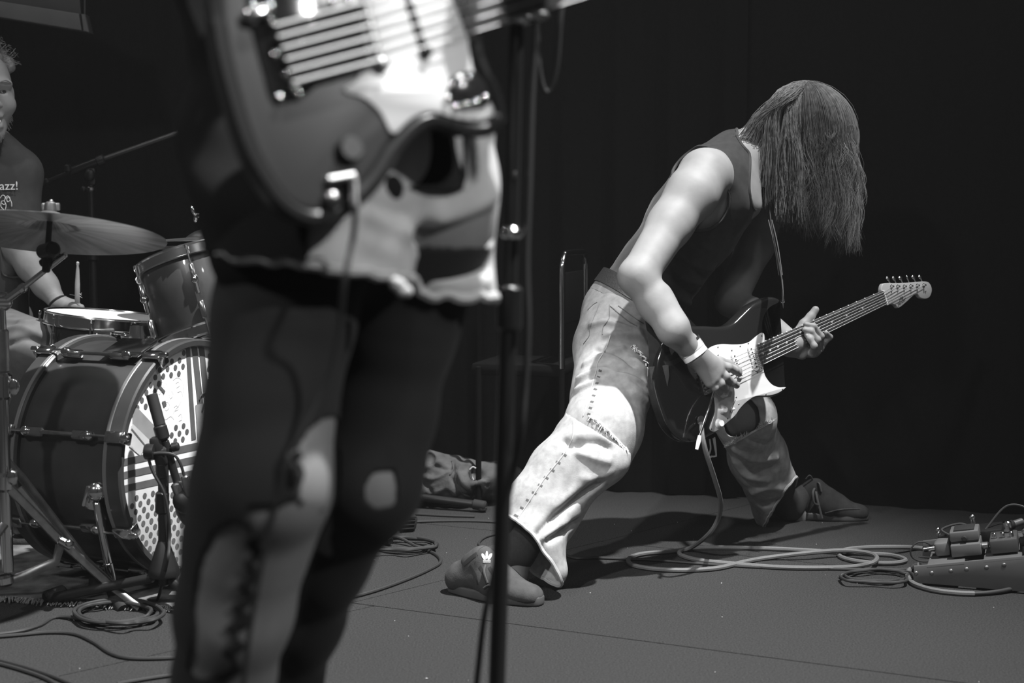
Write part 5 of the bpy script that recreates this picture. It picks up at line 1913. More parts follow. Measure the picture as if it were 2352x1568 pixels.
o, n = onto(tb_, 12, 438, .004)
if o is not None:
    text_mesh('shirt_lettering', 'azz!', .036, .0005, P(-1, 436, o.y - .004), (1, .12, .02), (0, 0, 1), 'whiteprint', tee)
    dr = MB()
    for pts in ([(0, 455), (6, 448), (12, 452), (10, 460), (3, 462)], [(3, 462), (2, 474), (8, 482), (6, 492)], [(10, 461), (14, 472), (12, 484), (17, 494)], [(11, 458), (18, 450), (26, 464), (27, 474)], [(4, 466), (9, 470), (13, 466)], [(0, 484), (5, 488), (9, 486)], [(15, 456), (21, 452), (23, 460), (17, 463), (15, 456)]):
        dr.tube([P(a.x, a.y, o.y - .003) for a in crom([V(x, y, 0) for x, y in pts], 4)], .0012, 5)
    dr.build('shirt_line_drawing', 'whiteprint', tee)
# cargo trousers
s = Sdf(.006, .03)
s.chain([P(-30, 765, 4.42), P(88, 805, 4.05), P(80, 1000, 4.24), P(72, 1170, 4.2)], [.105, .083, .078, .07], .03)
s.chain([P(-140, 760, 4.4), P(-150, 830, 4.0), P(-140, 1100, 4.2)], [.105, .083, .07], .03)
s.cone(P(-150, 740, 4.45), P(-20, 740, 4.45), .12, .12, .03)
v, q = s.mesh()
v = wrinkle(lap(v, q, 2), q, .006, 24, 8)
pb = npbvh(v, q)
v = ridges(v, q, pb, [([(5, 760), (50, 752), (95, 770)], .008, .012), ([(20, 790), (60, 778), (100, 790)], -.008, .01), ([(10, 735), (60, 740)], .006, .012)])
npmesh('trousers', v, q, 'denimgrey', dman)
wr = MB().lathe([(.029, -.004), (.032, 0), (.029, .004), (.028, 0), (.029, -.004)], DE.lerp(DW, .985), (DW - DE), 24)
wr.build('bracelet', 'leather', dman)
for x in (92, -130):
    f_ = P(x, 1215, 4.05)
    MB().ball(V(f_.x, 4.02, .045), (.048, .13, .044)).box(V(f_.x, 4.02, .012), (.09, .26, .022), None, .009).build('shoe', 'leather', dman)
stk = thing('drumstick', 'wooden drumstick held upright over the snare drum', 'drumstick', P(177, 712, 4.26))
a, b = P(177, 738, 4.275), P(178.5, 600, 4.20)
ax_ = (b - a).normalized()
L_ = (b - a).length
MB().lathe([(.0001, 0), (.0068, .002), (.0074, .02), (.0074, L_ * .62), (.0050, L_ * .86), (.0032, L_ - .014), (.0046, L_ - .009), (.0042, L_ - .003), (.0001, L_)], a, ax_, 16).build('stick', 'wood', stk)
sp_ = MB()
for p_, q_ in (((172, 678), (160, 676)), ((184, 676), (188, 672)), ((183, 680), (189, 684)), ((182, 674), (188, 678))):
    sp_.tube([P(*p_, 4.235), P(*q_, 4.235)], [.0010, .0005], 4)
sp_.build('splinters', 'wood', stk)
thr = thing('drum_throne', 'black round drum throne under the drummer', 'stool', (P(-80, 800, 4.48).x, 4.48, 0))
tx = P(-80, 800, 4.48).x
MB().lathe([(.001, .0), (.15, 0), (.17, .02), (.17, .06), (.15, .08), (.001, .085)], (tx, 4.48, .36), (0, 0, 1), 32).build('seat', 'leather', thr)
MB().rod((tx, 4.48, .1), (tx, 4.48, .37), .014).build('column', 'chrome', thr)
for k in range(3):
    a = 2 * PI * k / 3
    MB().rod((tx, 4.48, .25), (tx + .26 * math.cos(a), 4.48 + .26 * math.sin(a), .012), .009).build('leg', 'chrome', thr)
# ================================================================== the player in front, seen from the waist down
YF = 1.5
fman = thing('person', 'standing guitarist in front, in faded shorts and ripped black stockings, seen waist down', 'person', (P(640, 1000, YF).x, YF, 0))
s = Sdf(.0045, .03)
s.chain([P(690, 520, 1.55), P(650, 740, 1.50), P(626, 900, 1.48), P(616, 1000, 1.475), P(602, 1120, 1.47), P(568, 1250, 1.49), P(540, 1400, 1.51), P(516, 1560, 1.54), P(505, 1800, 1.56), P(500, 2240, 1.58)],
        [.085, .068, .0605, .0590, .067, .0605, .0580, .050, .040, .035], .03)
s.ell(P(640, 1110, 1.43), (.045, .035, .05), k=.03)
s.chain([P(960, 520, 1.62), P(905, 750, 1.64), P(872, 950, 1.64), P(838, 1110, 1.62), P(735, 1290, 1.67), P(690, 1420, 1.71), P(660, 1568, 1.75), P(640, 1900, 1.80)],
        [.085, .066, .058, .058, .050, .046, .037, .035], .03)
s.chain([P(800, 420, 1.62), P(800, 150, 1.65), P(800, -120, 1.66), P(805, -420, 1.66)], [.115, .10, .105, .12], .04, (1, 0, 0), 1.32)
s.cone(P(805, -420, 1.66), P(520, -430, 1.66), .06, .06, .03).cone(P(805, -420, 1.66), P(1090, -430, 1.66), .06, .06, .03)
s.chain([P(520, -430, 1.66), P(450, -330, 1.62), P(540, -300, 1.44)], [.05, .042, .03], .02).chain([P(1090, -430, 1.66), P(1240, -390, 1.58), P(1420, -330, 1.46)], [.05, .042, .03], .02)
s.cone(P(805, -470, 1.66), P(805, -580, 1.64), .055, .052, .03)
fh, fR_ = head_sdf(s, P(805, -680, 1.62), (0.1, -1, 0), (0, 0, 1))
for (hx, hy, hz) in ((540, -300, 1.44), (1420, -330, 1.46)):
    k0 = P(hx, hy, hz)
    s.cone(k0, k0 + V(.03, -.02, -.03), .028, .026, .015)
    for i in range(4):
        b = k0 + V(.035 + .004 * i, -.03, -.03 - .016 * i)
        s.chain([b, b + V(.022, -.02, -.012), b + V(.028, -.022, -.036)], [.0115, .010, .0085], .006)
    s.chain([k0 + V(.02, -.025, 0), k0 + V(.045, -.045, .0), k0 + V(.065, -.05, -.02)], [.014, .012, .01], .006)
s.cone(P(500, 2240, 1.58), P(480, 2290, 1.46), .036, .034, .02).cone(P(640, 1900, 1.80), P(640, 1950, 1.68), .036, .034, .02)
fv, fq = s.mesh()
fv = lap(fv, fq, 2)
fskin = npmesh('body', fv, fq, 'skin_f', fman)
# stockings: the same legs, a little larger, with holes and ladders
n = vnormals(fv, fq)
sv = fv + n * .0028
xy = proj_np(fv)
facing = ((np.array([0, 0, CAMH]) - fv) * n).sum(1) > 0
def jag(a, b, k, amp, seed):
    r = random.Random(seed)
    out = []
    for i in range(k + 1):
        t = i / k
        x, y = a[0] + (b[0] - a[0]) * t, a[1] + (b[1] - a[1]) * t
        out.append((x + (amp if i % 2 else -amp) + r.uniform(-4, 4), y + r.uniform(-5, 5)))
    return out
holeA = [(702, 1004), (722, 978), (752, 960), (770, 962), (775, 1060), (775, 1140), (760, 1165), (700, 1160), (690, 1120), (706, 1090), (690, 1060), (672, 1045), (690, 1030)]
holeB = [(570, 1180), (600, 1165), (640, 1170), (668, 1150), (700, 1168), (760, 1172), (760, 1300), (720, 1400), (690, 1568), (535, 1580)] + jag((548, 1560), (612, 1235), 12, 17, 3) + [(590, 1210)]
holeC = [(452, 1470)] + [(455, 1360), (470, 1280), (500, 1225), (540, 1205), (575, 1215)] + jag((570, 1240), (505, 1540), 12, 18, 8) + [(470, 1560), (440, 1540)]
holeD = [(843, 1128), (850, 1100), (872, 1084), (905, 1082), (905, 1150), (885, 1162), (862, 1160), (848, 1148)]
hole = (inpoly(xy, holeA) | inpoly(xy, holeB) | inpoly(xy, holeC)) & (fv[:, 1] < 1.60) | (inpoly(xy, holeD) & (fv[:, 1] > 1.52))
mk = (xy[:, 1] > 560) & ~(hole & facing)
v, q = keep(sv, fq, mk)
lo = borders(v, q, 2)
stock = npmesh('stockings', v, q, 'stocking', fman)
stock.modifiers.new('thickness', 'SOLIDIFY').thickness = .0012
MB().tube(crom([P(690, 1040, 1.40), P(668, 1062, 1.395), P(682, 1090, 1.39), P(662, 1118, 1.395), P(640, 1120, 1.40)], 6), .0045, 8).build('loose_stocking_thread', 'stocking', stock)
# shorts with frayed hems
s = Sdf(.006, .03)
s.chain([P(770, 330, 1.60), P(735, 470, 1.55), P(714, 650, 1.51), P(712, 720, 1.51)], [.115, .103, .098, .098], .04)
s.chain([P(880, 330, 1.63), P(975, 470, 1.64), P(985, 700, 1.64), P(985, 780, 1.64)], [.115, .082, .072, .072], .04)
s.cone(P(790, 250, 1.62), P(830, 380, 1.62), .118, .118, .04, (1, 0, 0), 1.25)
v, q = s.mesh()
v = wrinkle(lap(v, q, 2), q, .005, 24, 2)
tb_ = npbvh(v, q)
v = ridges(v, q, tb_, [([(860, 500), (900, 520), (930, 530)], .010, .012), ([(850, 470), (890, 490), (930, 500)], -.008, .010), ([(840, 560), (900, 580)], .006, .012),
                       ([(1000, 500), (1060, 480), (1120, 450)], .014, .014), ([(970, 540), (1040, 545), (1115, 535)], -.014, .012), ([(990, 575), (1050, 570), (1115, 565)], .012, .012), ([(990, 605), (1050, 615), (1115, 600)], -.012, .012), ([(1000, 640), (1110, 640)], .008, .014)])
xy = proj_np(v)
nearleg = limb_dist(v, P(735, 470, 1.55), P(712, 720, 1.51)) - .02 < limb_dist(v, P(975, 470, 1.64), P(985, 780, 1.64))
mk = np.where(nearleg, xy[:, 1] < 615 + .13 * (xy[:, 0] - 700) + 2.5 * np.sin(xy[:, 0] * .31) + 2 * np.sin(xy[:, 0] * .083), xy[:, 1] < 688 + 2 * np.sin(xy[:, 0] * .37) + 2 * np.sin(xy[:, 0] * .09))
v, q = keep(v, q, mk)
lo = borders(v, q, 3)
sho = npmesh('shorts', v, q, 'shorts', fman)
sho.modifiers.new('thickness', 'SOLIDIFY').thickness = .003
hem(v, lo, .006, 'frayed_hem', 'shorts', sho, .8, lambda c: c[2] < .9)
hb3 = MB()
for i in range(10):
    hb3.ball(P(908 + i * 2.6 + rr.uniform(-4, 4), 650 + i * 2.2 + rr.uniform(-6, 6), 1.44), .006, None, 8, 6)
hb3.build('frayed_tuft', 'shorts', sho)
# shirt that hangs over the shorts, open black jacket
s = Sdf(.006, .03)
s.chain([P(800, 520, 1.62), P(800, 300, 1.63), P(800, 100, 1.65), P(800, -120, 1.66), P(805, -420, 1.66)], [.146, .140, .122, .122, .132], .04, (1, 0, 0), 1.10)
s.chain([P(805, -420, 1.66), P(520, -430, 1.66), P(480, -250, 1.64)], [.07, .07, .075], .03).chain([P(805, -420, 1.66), P(1090, -430, 1.66), P(1150, -250, 1.62)], [.07, .07, .075], .03)
v, q = s.mesh()
v = wrinkle(lap(v, q, 2), q, .005, 22, 6)
xy = proj_np(v)
mk = (xy[:, 1] < 438 + 5 * np.sin(xy[:, 0] * .05)) & (limb_dist(v, P(805, -470, 1.66), P(805, -580, 1.64)) > .075)
tl = xy[:, 0] >= 1055
tv_, tq_ = keep(v, q, mk & tl)
v, q = keep(v, q, mk & (xy[:, 0] < 1068))
lo = borders(v, q, 6)
tail = npmesh('shirt_tail', tv_, tq_, 'shorts', fman, label='pale cloth hanging at the right hip')
shi = npmesh('shirt', v, q, 'shirtcloth', fman)
shi.modifiers.new('thickness', 'SOLIDIFY').thickness = .003
hem(v, lo, .004, 'shirt_hem', 'shirtcloth', shi, .8)
s = Sdf(.006, .03)
s.chain([P(640, -430, 1.65), P(600, -120, 1.62), P(590, 100, 1.60), P(580, 300, 1.58), P(606, 480, 1.53), P(622, 600, 1.50)], [.10, .098, .074, .066, .068, .066], .03)
s.chain([P(640, -430, 1.65), P(510, -420, 1.66), P(450, -330, 1.62), P(520, -305, 1.48)], [.09, .072, .056, .042], .03)
s.cone(P(560, 300, 1.57), P(715, 540, 1.475), .06, .050, .04).cone(P(640, 540, 1.50), P(690, 600, 1.48), .06, .05, .04)
s.cone(P(720, 300, 1.56), P(860, 420, 1.50), .05, .035, .04)
v, q = s.mesh()
v = wrinkle(lap(v, q, 2), q, .007, 22, 9)
npmesh('jacket', v, q, 'cloth_black', fman)
pieces = []  # black shell over shorts and shirt, standing in for shade on their left
for ob, x_max, y_max in ((sho, 728, 640), (shi, 700, 470)):
    n_v = len(ob.data.vertices)
    vv = np.empty(n_v * 3, np.float32)
    ob.data.vertices.foreach_get('co', vv)
    vv = vv.reshape(-1, 3).astype(float)
    qq = np.array([tuple(p.vertices) for p in ob.data.polygons], int)
    vv = vv + vnormals(vv, qq) * .007
    xy = proj_np(vv)
    pieces.append(keep(vv, qq, (xy[:, 0] < x_max + 14 * np.sin(xy[:, 1] * .02)) & (xy[:, 1] < y_max) & (xy[:, 1] > 0)))
k0 = len(pieces[0][0])
npmesh('shade_shell', np.concatenate([pieces[0][0], pieces[1][0]]), np.concatenate([pieces[0][1], pieces[1][1] + k0]), 'cloth_black', fman)
for a_, b_ in ((P(480, 2290, 1.44), .16), (P(640, 1950, 1.66), .13)):
    MB().ball(V(a_.x, a_.y, .075), (.045, .13, .05)).box(V(a_.x, a_.y, .022), (.09, .27, .042), None, .012).build('boot', 'leather', fman)

# ================================================================== its guitar
FO = P(760, 250, 1.385)
FW = Vector((.50, -.83, .20)).normalized()
fg = thing('electric_guitar', 'blurred grey electric guitar with white pickguard hanging in front of the camera', 'guitar', FO)
def fp(px, py, h=0.0):
    return PL(px, py, FO + FW * h, FW)
def fl(pix, h=0.0, per=5):
    return [fp(p.x, p.y, h) for p in crom([V(a, b, 0) for a, b in pix], per, True)]
fb_px = [(494, 40), (500, 75), (508, 125), (522, 185), (537, 240), (553, 295), (575, 353), (601, 402), (634, 451), (664, 480), (698, 498), (733, 501), (766, 491), (796, 473), (819, 456), (848, 427), (874, 393), (896, 355), (918, 326), (944, 298),
         (970, 279), (998, 275), (1034, 285), (1071, 297), (1107, 298), (1130, 288), (1144, 266), (1138, 236), (1126, 200), (1106, 165), (1092, 125), (1088, 85), (1092, 40), (1110, 0), (1100, -60), (1040, -130), (940, -170), (820, -150), (720, -190), (610, -220), (530, -170), (496, -80)]
MB().prism(fl(fb_px, 0), FW, -.040, 0, .012, 4).build('body', 'guitar_f', fg, ang=50)
# dark burst along the rim
rim = fl(fb_px, -.006)
MB().tube(rim, .0085, 8, closed=True).build('dark_rim', 'guitar_edge', fg)
pg = [(728, -40), (730, 10), (760, 20), (800, 12), (824, 20), (835, 90), (845, 150), (828, 168), (812, 190), (788, 205), (800, 216), (826, 223), (850, 238), (872, 260), (884, 282), (895, 304), (908, 306), (924, 290), (946, 272), (972, 261), (998, 259),
      (1034, 270), (1071, 277), (1106, 276), (1130, 266), (1128, 246), (1112, 220), (1094, 190), (1084, 163), (1078, 130), (1074, 96), (1090, 70), (1104, 40), (1098, 8), (1080, -60), (980, -90), (840, -60)]
MB().prism(fl(pg, 0, 4), FW, .0003, .0028, .001, 2).build('pickguard', 'pickguard', fg, ang=50)
tp_ = [(572, -40), (566, 8), (574, 50), (590, 118), (606, 175), (620, 224), (646, 238), (676, 232), (700, 222), (722, 202), (752, 184), (800, 172), (836, 160), (842, 130), (826, 40), (818, -40), (700, -60)]
MB().prism(fl(tp_, 0, 4), FW, .0003, .0022, .001, 2).build('bridge_plate', 'burst', fg)
su = (fp(1060, 62) - fp(690, 168)).normalized()
for k in range(6):
    x0, y0 = 628 + 8.5 * k, 62 + 26 * k
    a, b = fp(x0, y0, .010), fp(x0 + 205, y0 - 53, .010)
    MB().rod(a, b, .0030, 10).build('saddle_bar', 'saddle', fg)
    MB().tube([b, fp(x0 + 700, y0 - 201 - k * 1, .012)], .0007, 5).build('string', 'string', fg)
def bar(a, b, w, h, name, m, end=True):
    A_, B2 = fp(*a, .003), fp(*b, .003)
    o = MB().tube([A_, B2], w, 12, flat=.7, nrm=FW)
    if end:
        o.ball(B2 + FW * .003, (w * 1.5, w * 1.5, w * 1.2), rot_to(FW), 14, 9)
    return o.build(name, m, fg)
bar((832, -20), (873, 150), .0055, .01, 'bridge', 'dullsteel')
bar((934, -10), (976, 120), .0045, .01, 'pickup', 'black')
bar((1046, -10), (1082, 88), .0038, .01, 'pickup', 'black', False)
sel = [(1026, 190), (1036, 178), (1062, 168), (1086, 170), (1106, 188), (1118, 215), (1122, 234), (1108, 248), (1082, 252), (1056, 254), (1038, 244), (1028, 222)]
MB().prism(fl(sel, 0, 3), FW, .0028, .0055, .0015, 2).build('switch_plate', 'burst', fg)
for q_ in ((1036, 196), (1058, 186), (1078, 180), (1048, 246), (1072, 242), (1094, 234), (1114, 224), (1028, 226)):
    MB().ball(fp(*q_, .006), .0034, None, 12, 8).build('screw', 'chrome', fg)
for q_ in ((582, 16), (580, 50), (622, 16), (622, 49), (714, 55), (696, 97), (633, 125), (725, 155), (660, 173), (643, 224), (679, 204), (687, 216), (762, 6), (800, 2)):
    MB().ball(fp(*q_, .005), (.0042, .0042, .0032), rot_to(FW), 12, 8).build('screw', 'chrome', fg)
MB().box(fp(592, 32, .006), (.03, .012, .012), rot_to(FW, su), .004).build('tailpiece_block', 'chrome', fg)
MB().rod(fp(752, 414, .006), fp(815, 403, .006), .0042, 12).build('jack_bar', 'dullsteel', fg)
MB().ball(fp(763, 455, .006), .0075, None, 14, 9).build('volume_knob', 'nickel', fg)
MB().prism(fl([(748, 412), (820, 398), (812, 470), (770, 492), (752, 460)], 0, 3), FW, .0003, .002).build('control_plate', 'burst', fg)
MB().lathe([(.0001, .01), (.011, .01), (.013, .006), (.013, 0), (.0001, 0)], fp(800, 345, .001), FW, 18).build('tone_knob', 'black', fg)
nk = [(1072, 80), (1048, -78), (1320, -160), (1345, -8)]
MB().prism([fp(a, b) for a, b in nk], FW, -.012, .006, .003, 2).build('neck', 'rosewood', fg)
MB().rod(fp(813, 405, .012), fp(816, 478, .012), .0048, 12).build('jack_plug', 'nickel', fg)
cable('guitar_cable', [fp(816, 478, .012), P(812, 540, 1.385), P(792, 640, 1.37), P(778, 760, 1.39), P(748, 880, 1.40), P(705, 975, 1.395), P(668, 1035, 1.39), P(655, 1080, 1.385), P(600, 1300, 1.40), P(560, 1560, 1.42), P(540, 1900, 1.45), F(600, 2240, .006)], .0028, 'cable', 'black guitar cable hanging from the blurred grey guitar in front')
fst = thing('guitar_strap', 'dark strap of the blurred grey guitar in front', 'strap', fp(520, -60))
MB().tube(crom([fp(510, 60, -.03), P(480, -60, 1.47), P(560, -330, 1.5), P(700, -520, 1.6), P(840, -520, 1.72), P(1000, -330, 1.60), P(1120, -80, 1.46)], 6), .024, 10, flat=.12, nrm=Vector((0, -1, 0))).build('strap_band', 'tank', fst)

# ================================================================== near microphone stand
YS = 1.8
ms = thing('near_mic_stand', 'blurred black straight microphone stand in front of the front foot', 'mic stand', (P(1126, 2140, YS).x, YS, 0))
bx_ = P(1126, 2140, YS)
t0, t1 = P(1168, 735, YS), V(bx_.x, bx_.y, .02)
MB().rod(t1, t0, .0110, 18).build('lower_tube', 'powder', ms)
MB().rod(P(1169, 760, YS), P(1171, 655, YS), .0165, 18).build('height_clutch', 'black', ms)
MB().rod(P(1171, 665, YS), P(1198, -440, YS), .0092, 16).build('upper_tube', 'powder', ms)
MB().rod(P(1175, 548, YS), P(1175.5, 520, YS), .0150, 20).build('chrome_ring', 'chrome', ms)
MB().rod(P(1180, 402, YS - .01), P(1186, 402, YS - .01), .005, 12).build('set_screw', 'nickel', ms)
MB().lathe([(.001, .022), (.05, .02), (.12, .012), (.125, .004), (.122, 0), (.001, 0)], (bx_.x, bx_.y, 0), (0, 0, 1), 40).build('round_base', 'powder', ms)
MB().rod(P(1189, 60, YS), P(1192, -130, YS), .016, 18).build('boom_swivel', 'black', ms)
MB().ball(P(1222, 30, YS - .02), (.022, .010, .009), rot_to((.2, 0, 1), (1, 0, -.4)), 14, 9).ball(P(1204, 42, YS - .02), (.014, .01, .008), rot_to((0, 0, 1), (1, 0, .5)), 12, 8).build('wing_knob', 'dullsteel', ms)
mic = thing('vocal_microphone', 'vocal microphone clipped on top of the near straight stand', 'microphone', P(1198, -440, YS))
MB().rod(P(1198, -430, YS), P(1198, -470, YS - .02), .014, 14).build('clip', 'black', mic)
mt_ = P(1198, -470, YS - .02)
MB().lathe([(.0001, -.06), (.011, -.058), (.014, .04), (.017, .085), (.0001, .087)], mt_, (0, -.35, .35), 20).build('handle', 'black', mic)
MB().ball(mt_ + Vector((0, -.35, .35)).normalized() * .105, .025).build('grille_head', 'nickel', mic)
cable('microphone_cable', [P(1200, -440, YS - .012), P(1228, -300, YS - .02), P(1238, -120, YS - .02), P(1230, 90, YS - .02), P(1222, 220, YS - .02), P(1216, 420, YS - .02), P(1210, 600, YS - .02), P(1213, 740, YS - .02), P(1207, 880, YS - .02), P(1196, 1000, YS - .02), P(1178, 1090, YS + .02), P(1150, 1220, YS + .025),
      P(1132, 1330, YS + .03), P(1112, 1420, YS + .03), P(1095, 1568, YS + .04), P(1060, 1900, YS + .05), F(960, 2080, .006)], .0042, 'cable', 'black microphone cable hanging down beside the near stand')
cable('microphone_cable', [P(1200, -150, YS + .02), P(1255, -110, YS + .06), P(1292, -40, YS + .1), P(1286, 60, YS + .1), P(1279, 150, YS + .1), P(1266, 205, YS + .1), P(1250, 205, YS + .1), P(1238, 150, YS + .1), P(1232, 40, YS + .1), P(1218, -60, YS + .06), P(1198, -120, YS + .02)], .0036, 'cable', 'short loop of black cable hanging at the top of the near stand')
# ================================================================== things on the stage floor
# pale instrument cable in loops
lc_px = [(1680, 1262), (1600, 1262), (1540, 1266), (1480, 1271), (1450, 1279), (1443, 1288), (1458, 1299), (1510, 1307), (1580, 1309), (1650, 1304), (1710, 1290), (1760, 1281), (1850, 1270), (1930, 1264), (1985, 1268), (2013, 1278), (2004, 1292), (1960, 1301), (1880, 1304),
         (1780, 1302), (1680, 1294), (1610, 1287), (1570, 1277), (1560, 1268), (1578, 1260), (1640, 1257), (1760, 1259), (1880, 1265), (1990, 1271), (2050, 1275), (2080, 1286), (2050, 1293), (1985, 1291), (1940, 1282), (1927, 1272), (1942, 1262), (1990, 1257), (2060, 1256), (2110, 1258), (2148, 1264)]
jk = gp(1611, 972, H0 + .008)
pts = [jk, P(1613, 1000, 3.50), P(1622, 1040, 3.50), P(1640, 1095, 3.54), P(1655, 1150, 3.60), P(1650, 1190, 3.68), P(1628, 1226, 3.72)]
floor_pts = []
for i, (a, b) in enumerate(lc_px[2:]):
    z = .0065 + (.012 if i in (10, 11, 12, 13, 14, 33, 34, 35) else 0)
    floor_pts.append(F(a, b, z))
gc = cable('guitar_cable', pts + [F(1585, 1258, .012)] + floor_pts, .0062, 'cablelight', 'pale woven guitar cable looped on the floor between guitarist and pedalboard', per=7)
MB().rod(jk, P(1612, 990, 3.51), .006, 12).build('jack_plug', 'chrome', gc)
lc2 = cable('guitar_cable', [F(2112, 1296, .03), F(2094, 1304, .012), F(2086, 1314, .0065), F(2086, 1326, .0065), F(2100, 1341, .0065), F(2140, 1354, .0065), F(2190, 1361, .0065), F(2238, 1363, .0065)], .0066, 'cablelight', 'pale cable end curling round the low corner of the pedalboard')
MB().tube(crom([F(2236, 1363, .0065), F(2280, 1360, .007), F(2330, 1350, .01), F(2400, 1325, .02)], 6), .0058, 10).build('shrink_sleeve', 'cable', lc2)
# black floor cables
def coil(name, cx, cy, rx, ry, turns, r, m, label, seed, tail=None, head=None):
    rd = random.Random(seed)
    pts = []
    n = int(turns * 14)
    for i in range(n):
        a = 2 * PI * i / 14 + seed
        k = .92 + rd.uniform(-.025, .025) + .16 * math.sin((i // 14) * 2.4 + seed) * (.6 + .4 * math.sin(a * 1.0 + seed))
        pts.append(F(cx + rx * k * math.cos(a) + rd.uniform(-3, 3), cy + ry * k * math.sin(a) + rd.uniform(-1.2, 1.2), r + .0035 * (i // 14) * rd.uniform(.7, 1.1)))
    if head:
        pts = [F(x, y, r) for x, y in head] + pts
    if tail:
        pts += [F(x, y, r) for x, y in tail]
    return cable(name, pts, r, m, label, per=6, seg=8)
coil('cable_coil', 268, 1405, 100, 27, 6, .0045, 'cable', 'coiled black cable lying under the feet of the cymbal stand', 2, tail=[(140, 1416), (90, 1436), (40, 1450), (-60, 1462)])
coil('cable_coil', 925, 1248, 82, 15, 5, .0045, 'cable', 'coiled black cable on the floor left of the front sneaker', 5, tail=[(960, 1256), (1000, 1272), (1012, 1290), (985, 1308), (930, 1332), (850, 1360), (740, 1388), (620, 1425), (520, 1450)])
coil('cable_coil', 2015, 1322, 84, 15, 4, .004, 'cable', 'coiled thin black cable beside the pedalboard under the pale cable', 7, head=[(2150, 1312), (2100, 1308)])
cable('floor_cable', [F(x, y, .0045) for x, y in ((-60, 1466), (40, 1458), (110, 1452), (170, 1455), (215, 1474), (255, 1500), (300, 1511), (380, 1511), (450, 1505), (560, 1490))], .0042, 'cable', 'single black cable snaking across the floor at the left below the cable coil')
cable('floor_cable', [F(x, y, .0045) for x, y in ((-60, 1500), (0, 1516), (60, 1532), (120, 1552), (170, 1572), (230, 1590))], .0042, 'cable', 'upper of two black cables at the bottom left corner')
cable('floor_cable', [F(x, y, .0045) for x, y in ((-60, 1512), (0, 1524), (60, 1541), (110, 1560), (150, 1585))], .0042, 'cable', 'lower of two black cables at the bottom left corner')
cable('floor_cable', [F(x, y, .0045) for x, y in ((270, 1570), (340, 1558), (420, 1546), (520, 1530))], .0038, 'cable', 'black cable running behind the striped leg at the bottom')
cable('floor_cable', [F(x, y, .004) for x, y in ((840, 1204), (920, 1200), (1020, 1196), (1130, 1198), (1230, 1212), (1300, 1275), (1380, 1281), (1500, 1286), (1640, 1296), (1760, 1303), (1900, 1306), (2040, 1308), (2160, 1304))], .004, 'cable', 'long thin black cable crossing the floor behind the front sneaker to the pedalboard')
cable('floor_cable', [F(x, y, .004) for x, y in ((850, 1180), (940, 1180), (1020, 1184), (1090, 1186))], .0035, 'cable', 'short black cable under the leg of the rear stand')
cable('floor_cable', [F(x, y, .004) for x, y in ((1160, 1222), (1118, 1232), (1100, 1246), (1108, 1258), (1122, 1264))], .0034, 'cable', 'small cable loop behind the near stand beside the front sneaker')
cable('hanging_cable', [P(929, 945, 4.46), P(938, 975, 4.45), P(955, 1010, 4.44), P(968, 1040, 4.43), P(972, 1065, 4.45), P(955, 1100, 4.44), P(944, 1120, 4.44)], .0032, 'cable', 'thin cable hanging from the rear stand to the jacket')
cable('hanging_cable', [P(868, 1135, 4.2), P(884, 1160, 4.2), P(890, 1190, 4.18), P(893, 1215, 4.12), F(896, 1238, .01)], .0034, 'cable', 'cable dropping beside the flat foot of the stand at the drum rug')
xl = thing('cable_connector', 'black cable plugs lying by the rug fringe', 'plug', F(812, 1262))
MB().rod(F(790, 1256, .012), F(835, 1253, .012), .009, 12).build('plug_sleeve', 'nickel', xl)
MB().rod(F(800, 1272, .012), F(860, 1266, .012), .009, 12).build('plug_sleeve', 'black', xl)

# rear stand with a conical base
rs = thing('rear_stand', 'black stand with conical base and long foot behind the legs of the front player', 'stand', F(918, 1168))
YR = 4.45
MB().rod(P(919, 1120, YR), P(921, 560, YR), .0165, 18).build('tube', 'powder', rs)
MB().lathe([(.018, .085), (.022, .083), (.041, .012), (.043, .004), (.040, 0), (.001, 0)], P(915, 1150, YR), (0, 0, 1), 32).build('base_cone', 'black', rs)
MB().rod(P(915, 1149, YR), P(915, 1164, YR), .036, 20).build('hub', 'black', rs)
e1 = F(1108, 1176)
MB().rod(P(935, 1138, YR), V(e1.x, e1.y, .022), .0125, 14).build('leg', 'powder', rs)
e0 = V(e1.x, e1.y, .022).lerp(P(935, 1138, YR), .13)
MB().rod(e0, V(e1.x + .012, e1.y - .002, .019), .0165, 14).build('foot_cap', 'rubber', rs)
MB().rod(V(e1.x, e1.y, .004), V(e1.x, e1.y, .02), .015, 12).build('foot_pad', 'rubber', rs)
for b_ in ((860, 1160), (880, 1128)):
    e = F(*b_)
    MB().rod(P(905, 1146, YR), V(e.x, e.y, .014), .0125, 12).build('leg', 'powder', rs)
# flat feet of another stand
ff = thing('stand_feet', 'steel stand with flat legs and ribbed rubber foot at the edge of the rug', 'stand', F(930, 1215))
strap_bar([P(850, 1098, 4.2), P(880, 1150, 4.18), P(908, 1178, 4.14), P(926, 1200, 4.12)], .014, .005, (0, -1, .4)).build('leg', 'dullsteel', ff)
MB().rod(P(850, 1098, 4.2), P(846, 780, 4.2), .012, 14).build('column', 'dullsteel', ff)
MB().rod(P(848, 1100, 4.2), V(P(780, 1200, 4.35).x, 4.35, .012), .010, 12).build('leg', 'dullsteel', ff)
fo = F(938, 1218)
ft = MB().box(V(fo.x, fo.y, .026), (.045, .05, .05), Matrix.Rotation(.3, 3, 'Z') @ Matrix.Rotation(.2, 3, 'Y'), .012)
ft.build('rubber_foot', 'rubber', ff)
for k in range(4):
    MB().box(V(fo.x + .002 * k, fo.y - .028, .012 + .011 * k), (.04, .006, .004), Matrix.Rotation(.3, 3, 'Z'), .0015).build('foot_rib', 'black', ff)
MB().rod(P(830, 1206, 4.0), F(897, 1243, .015), .0125, 14).build('leg', 'powder', ff)
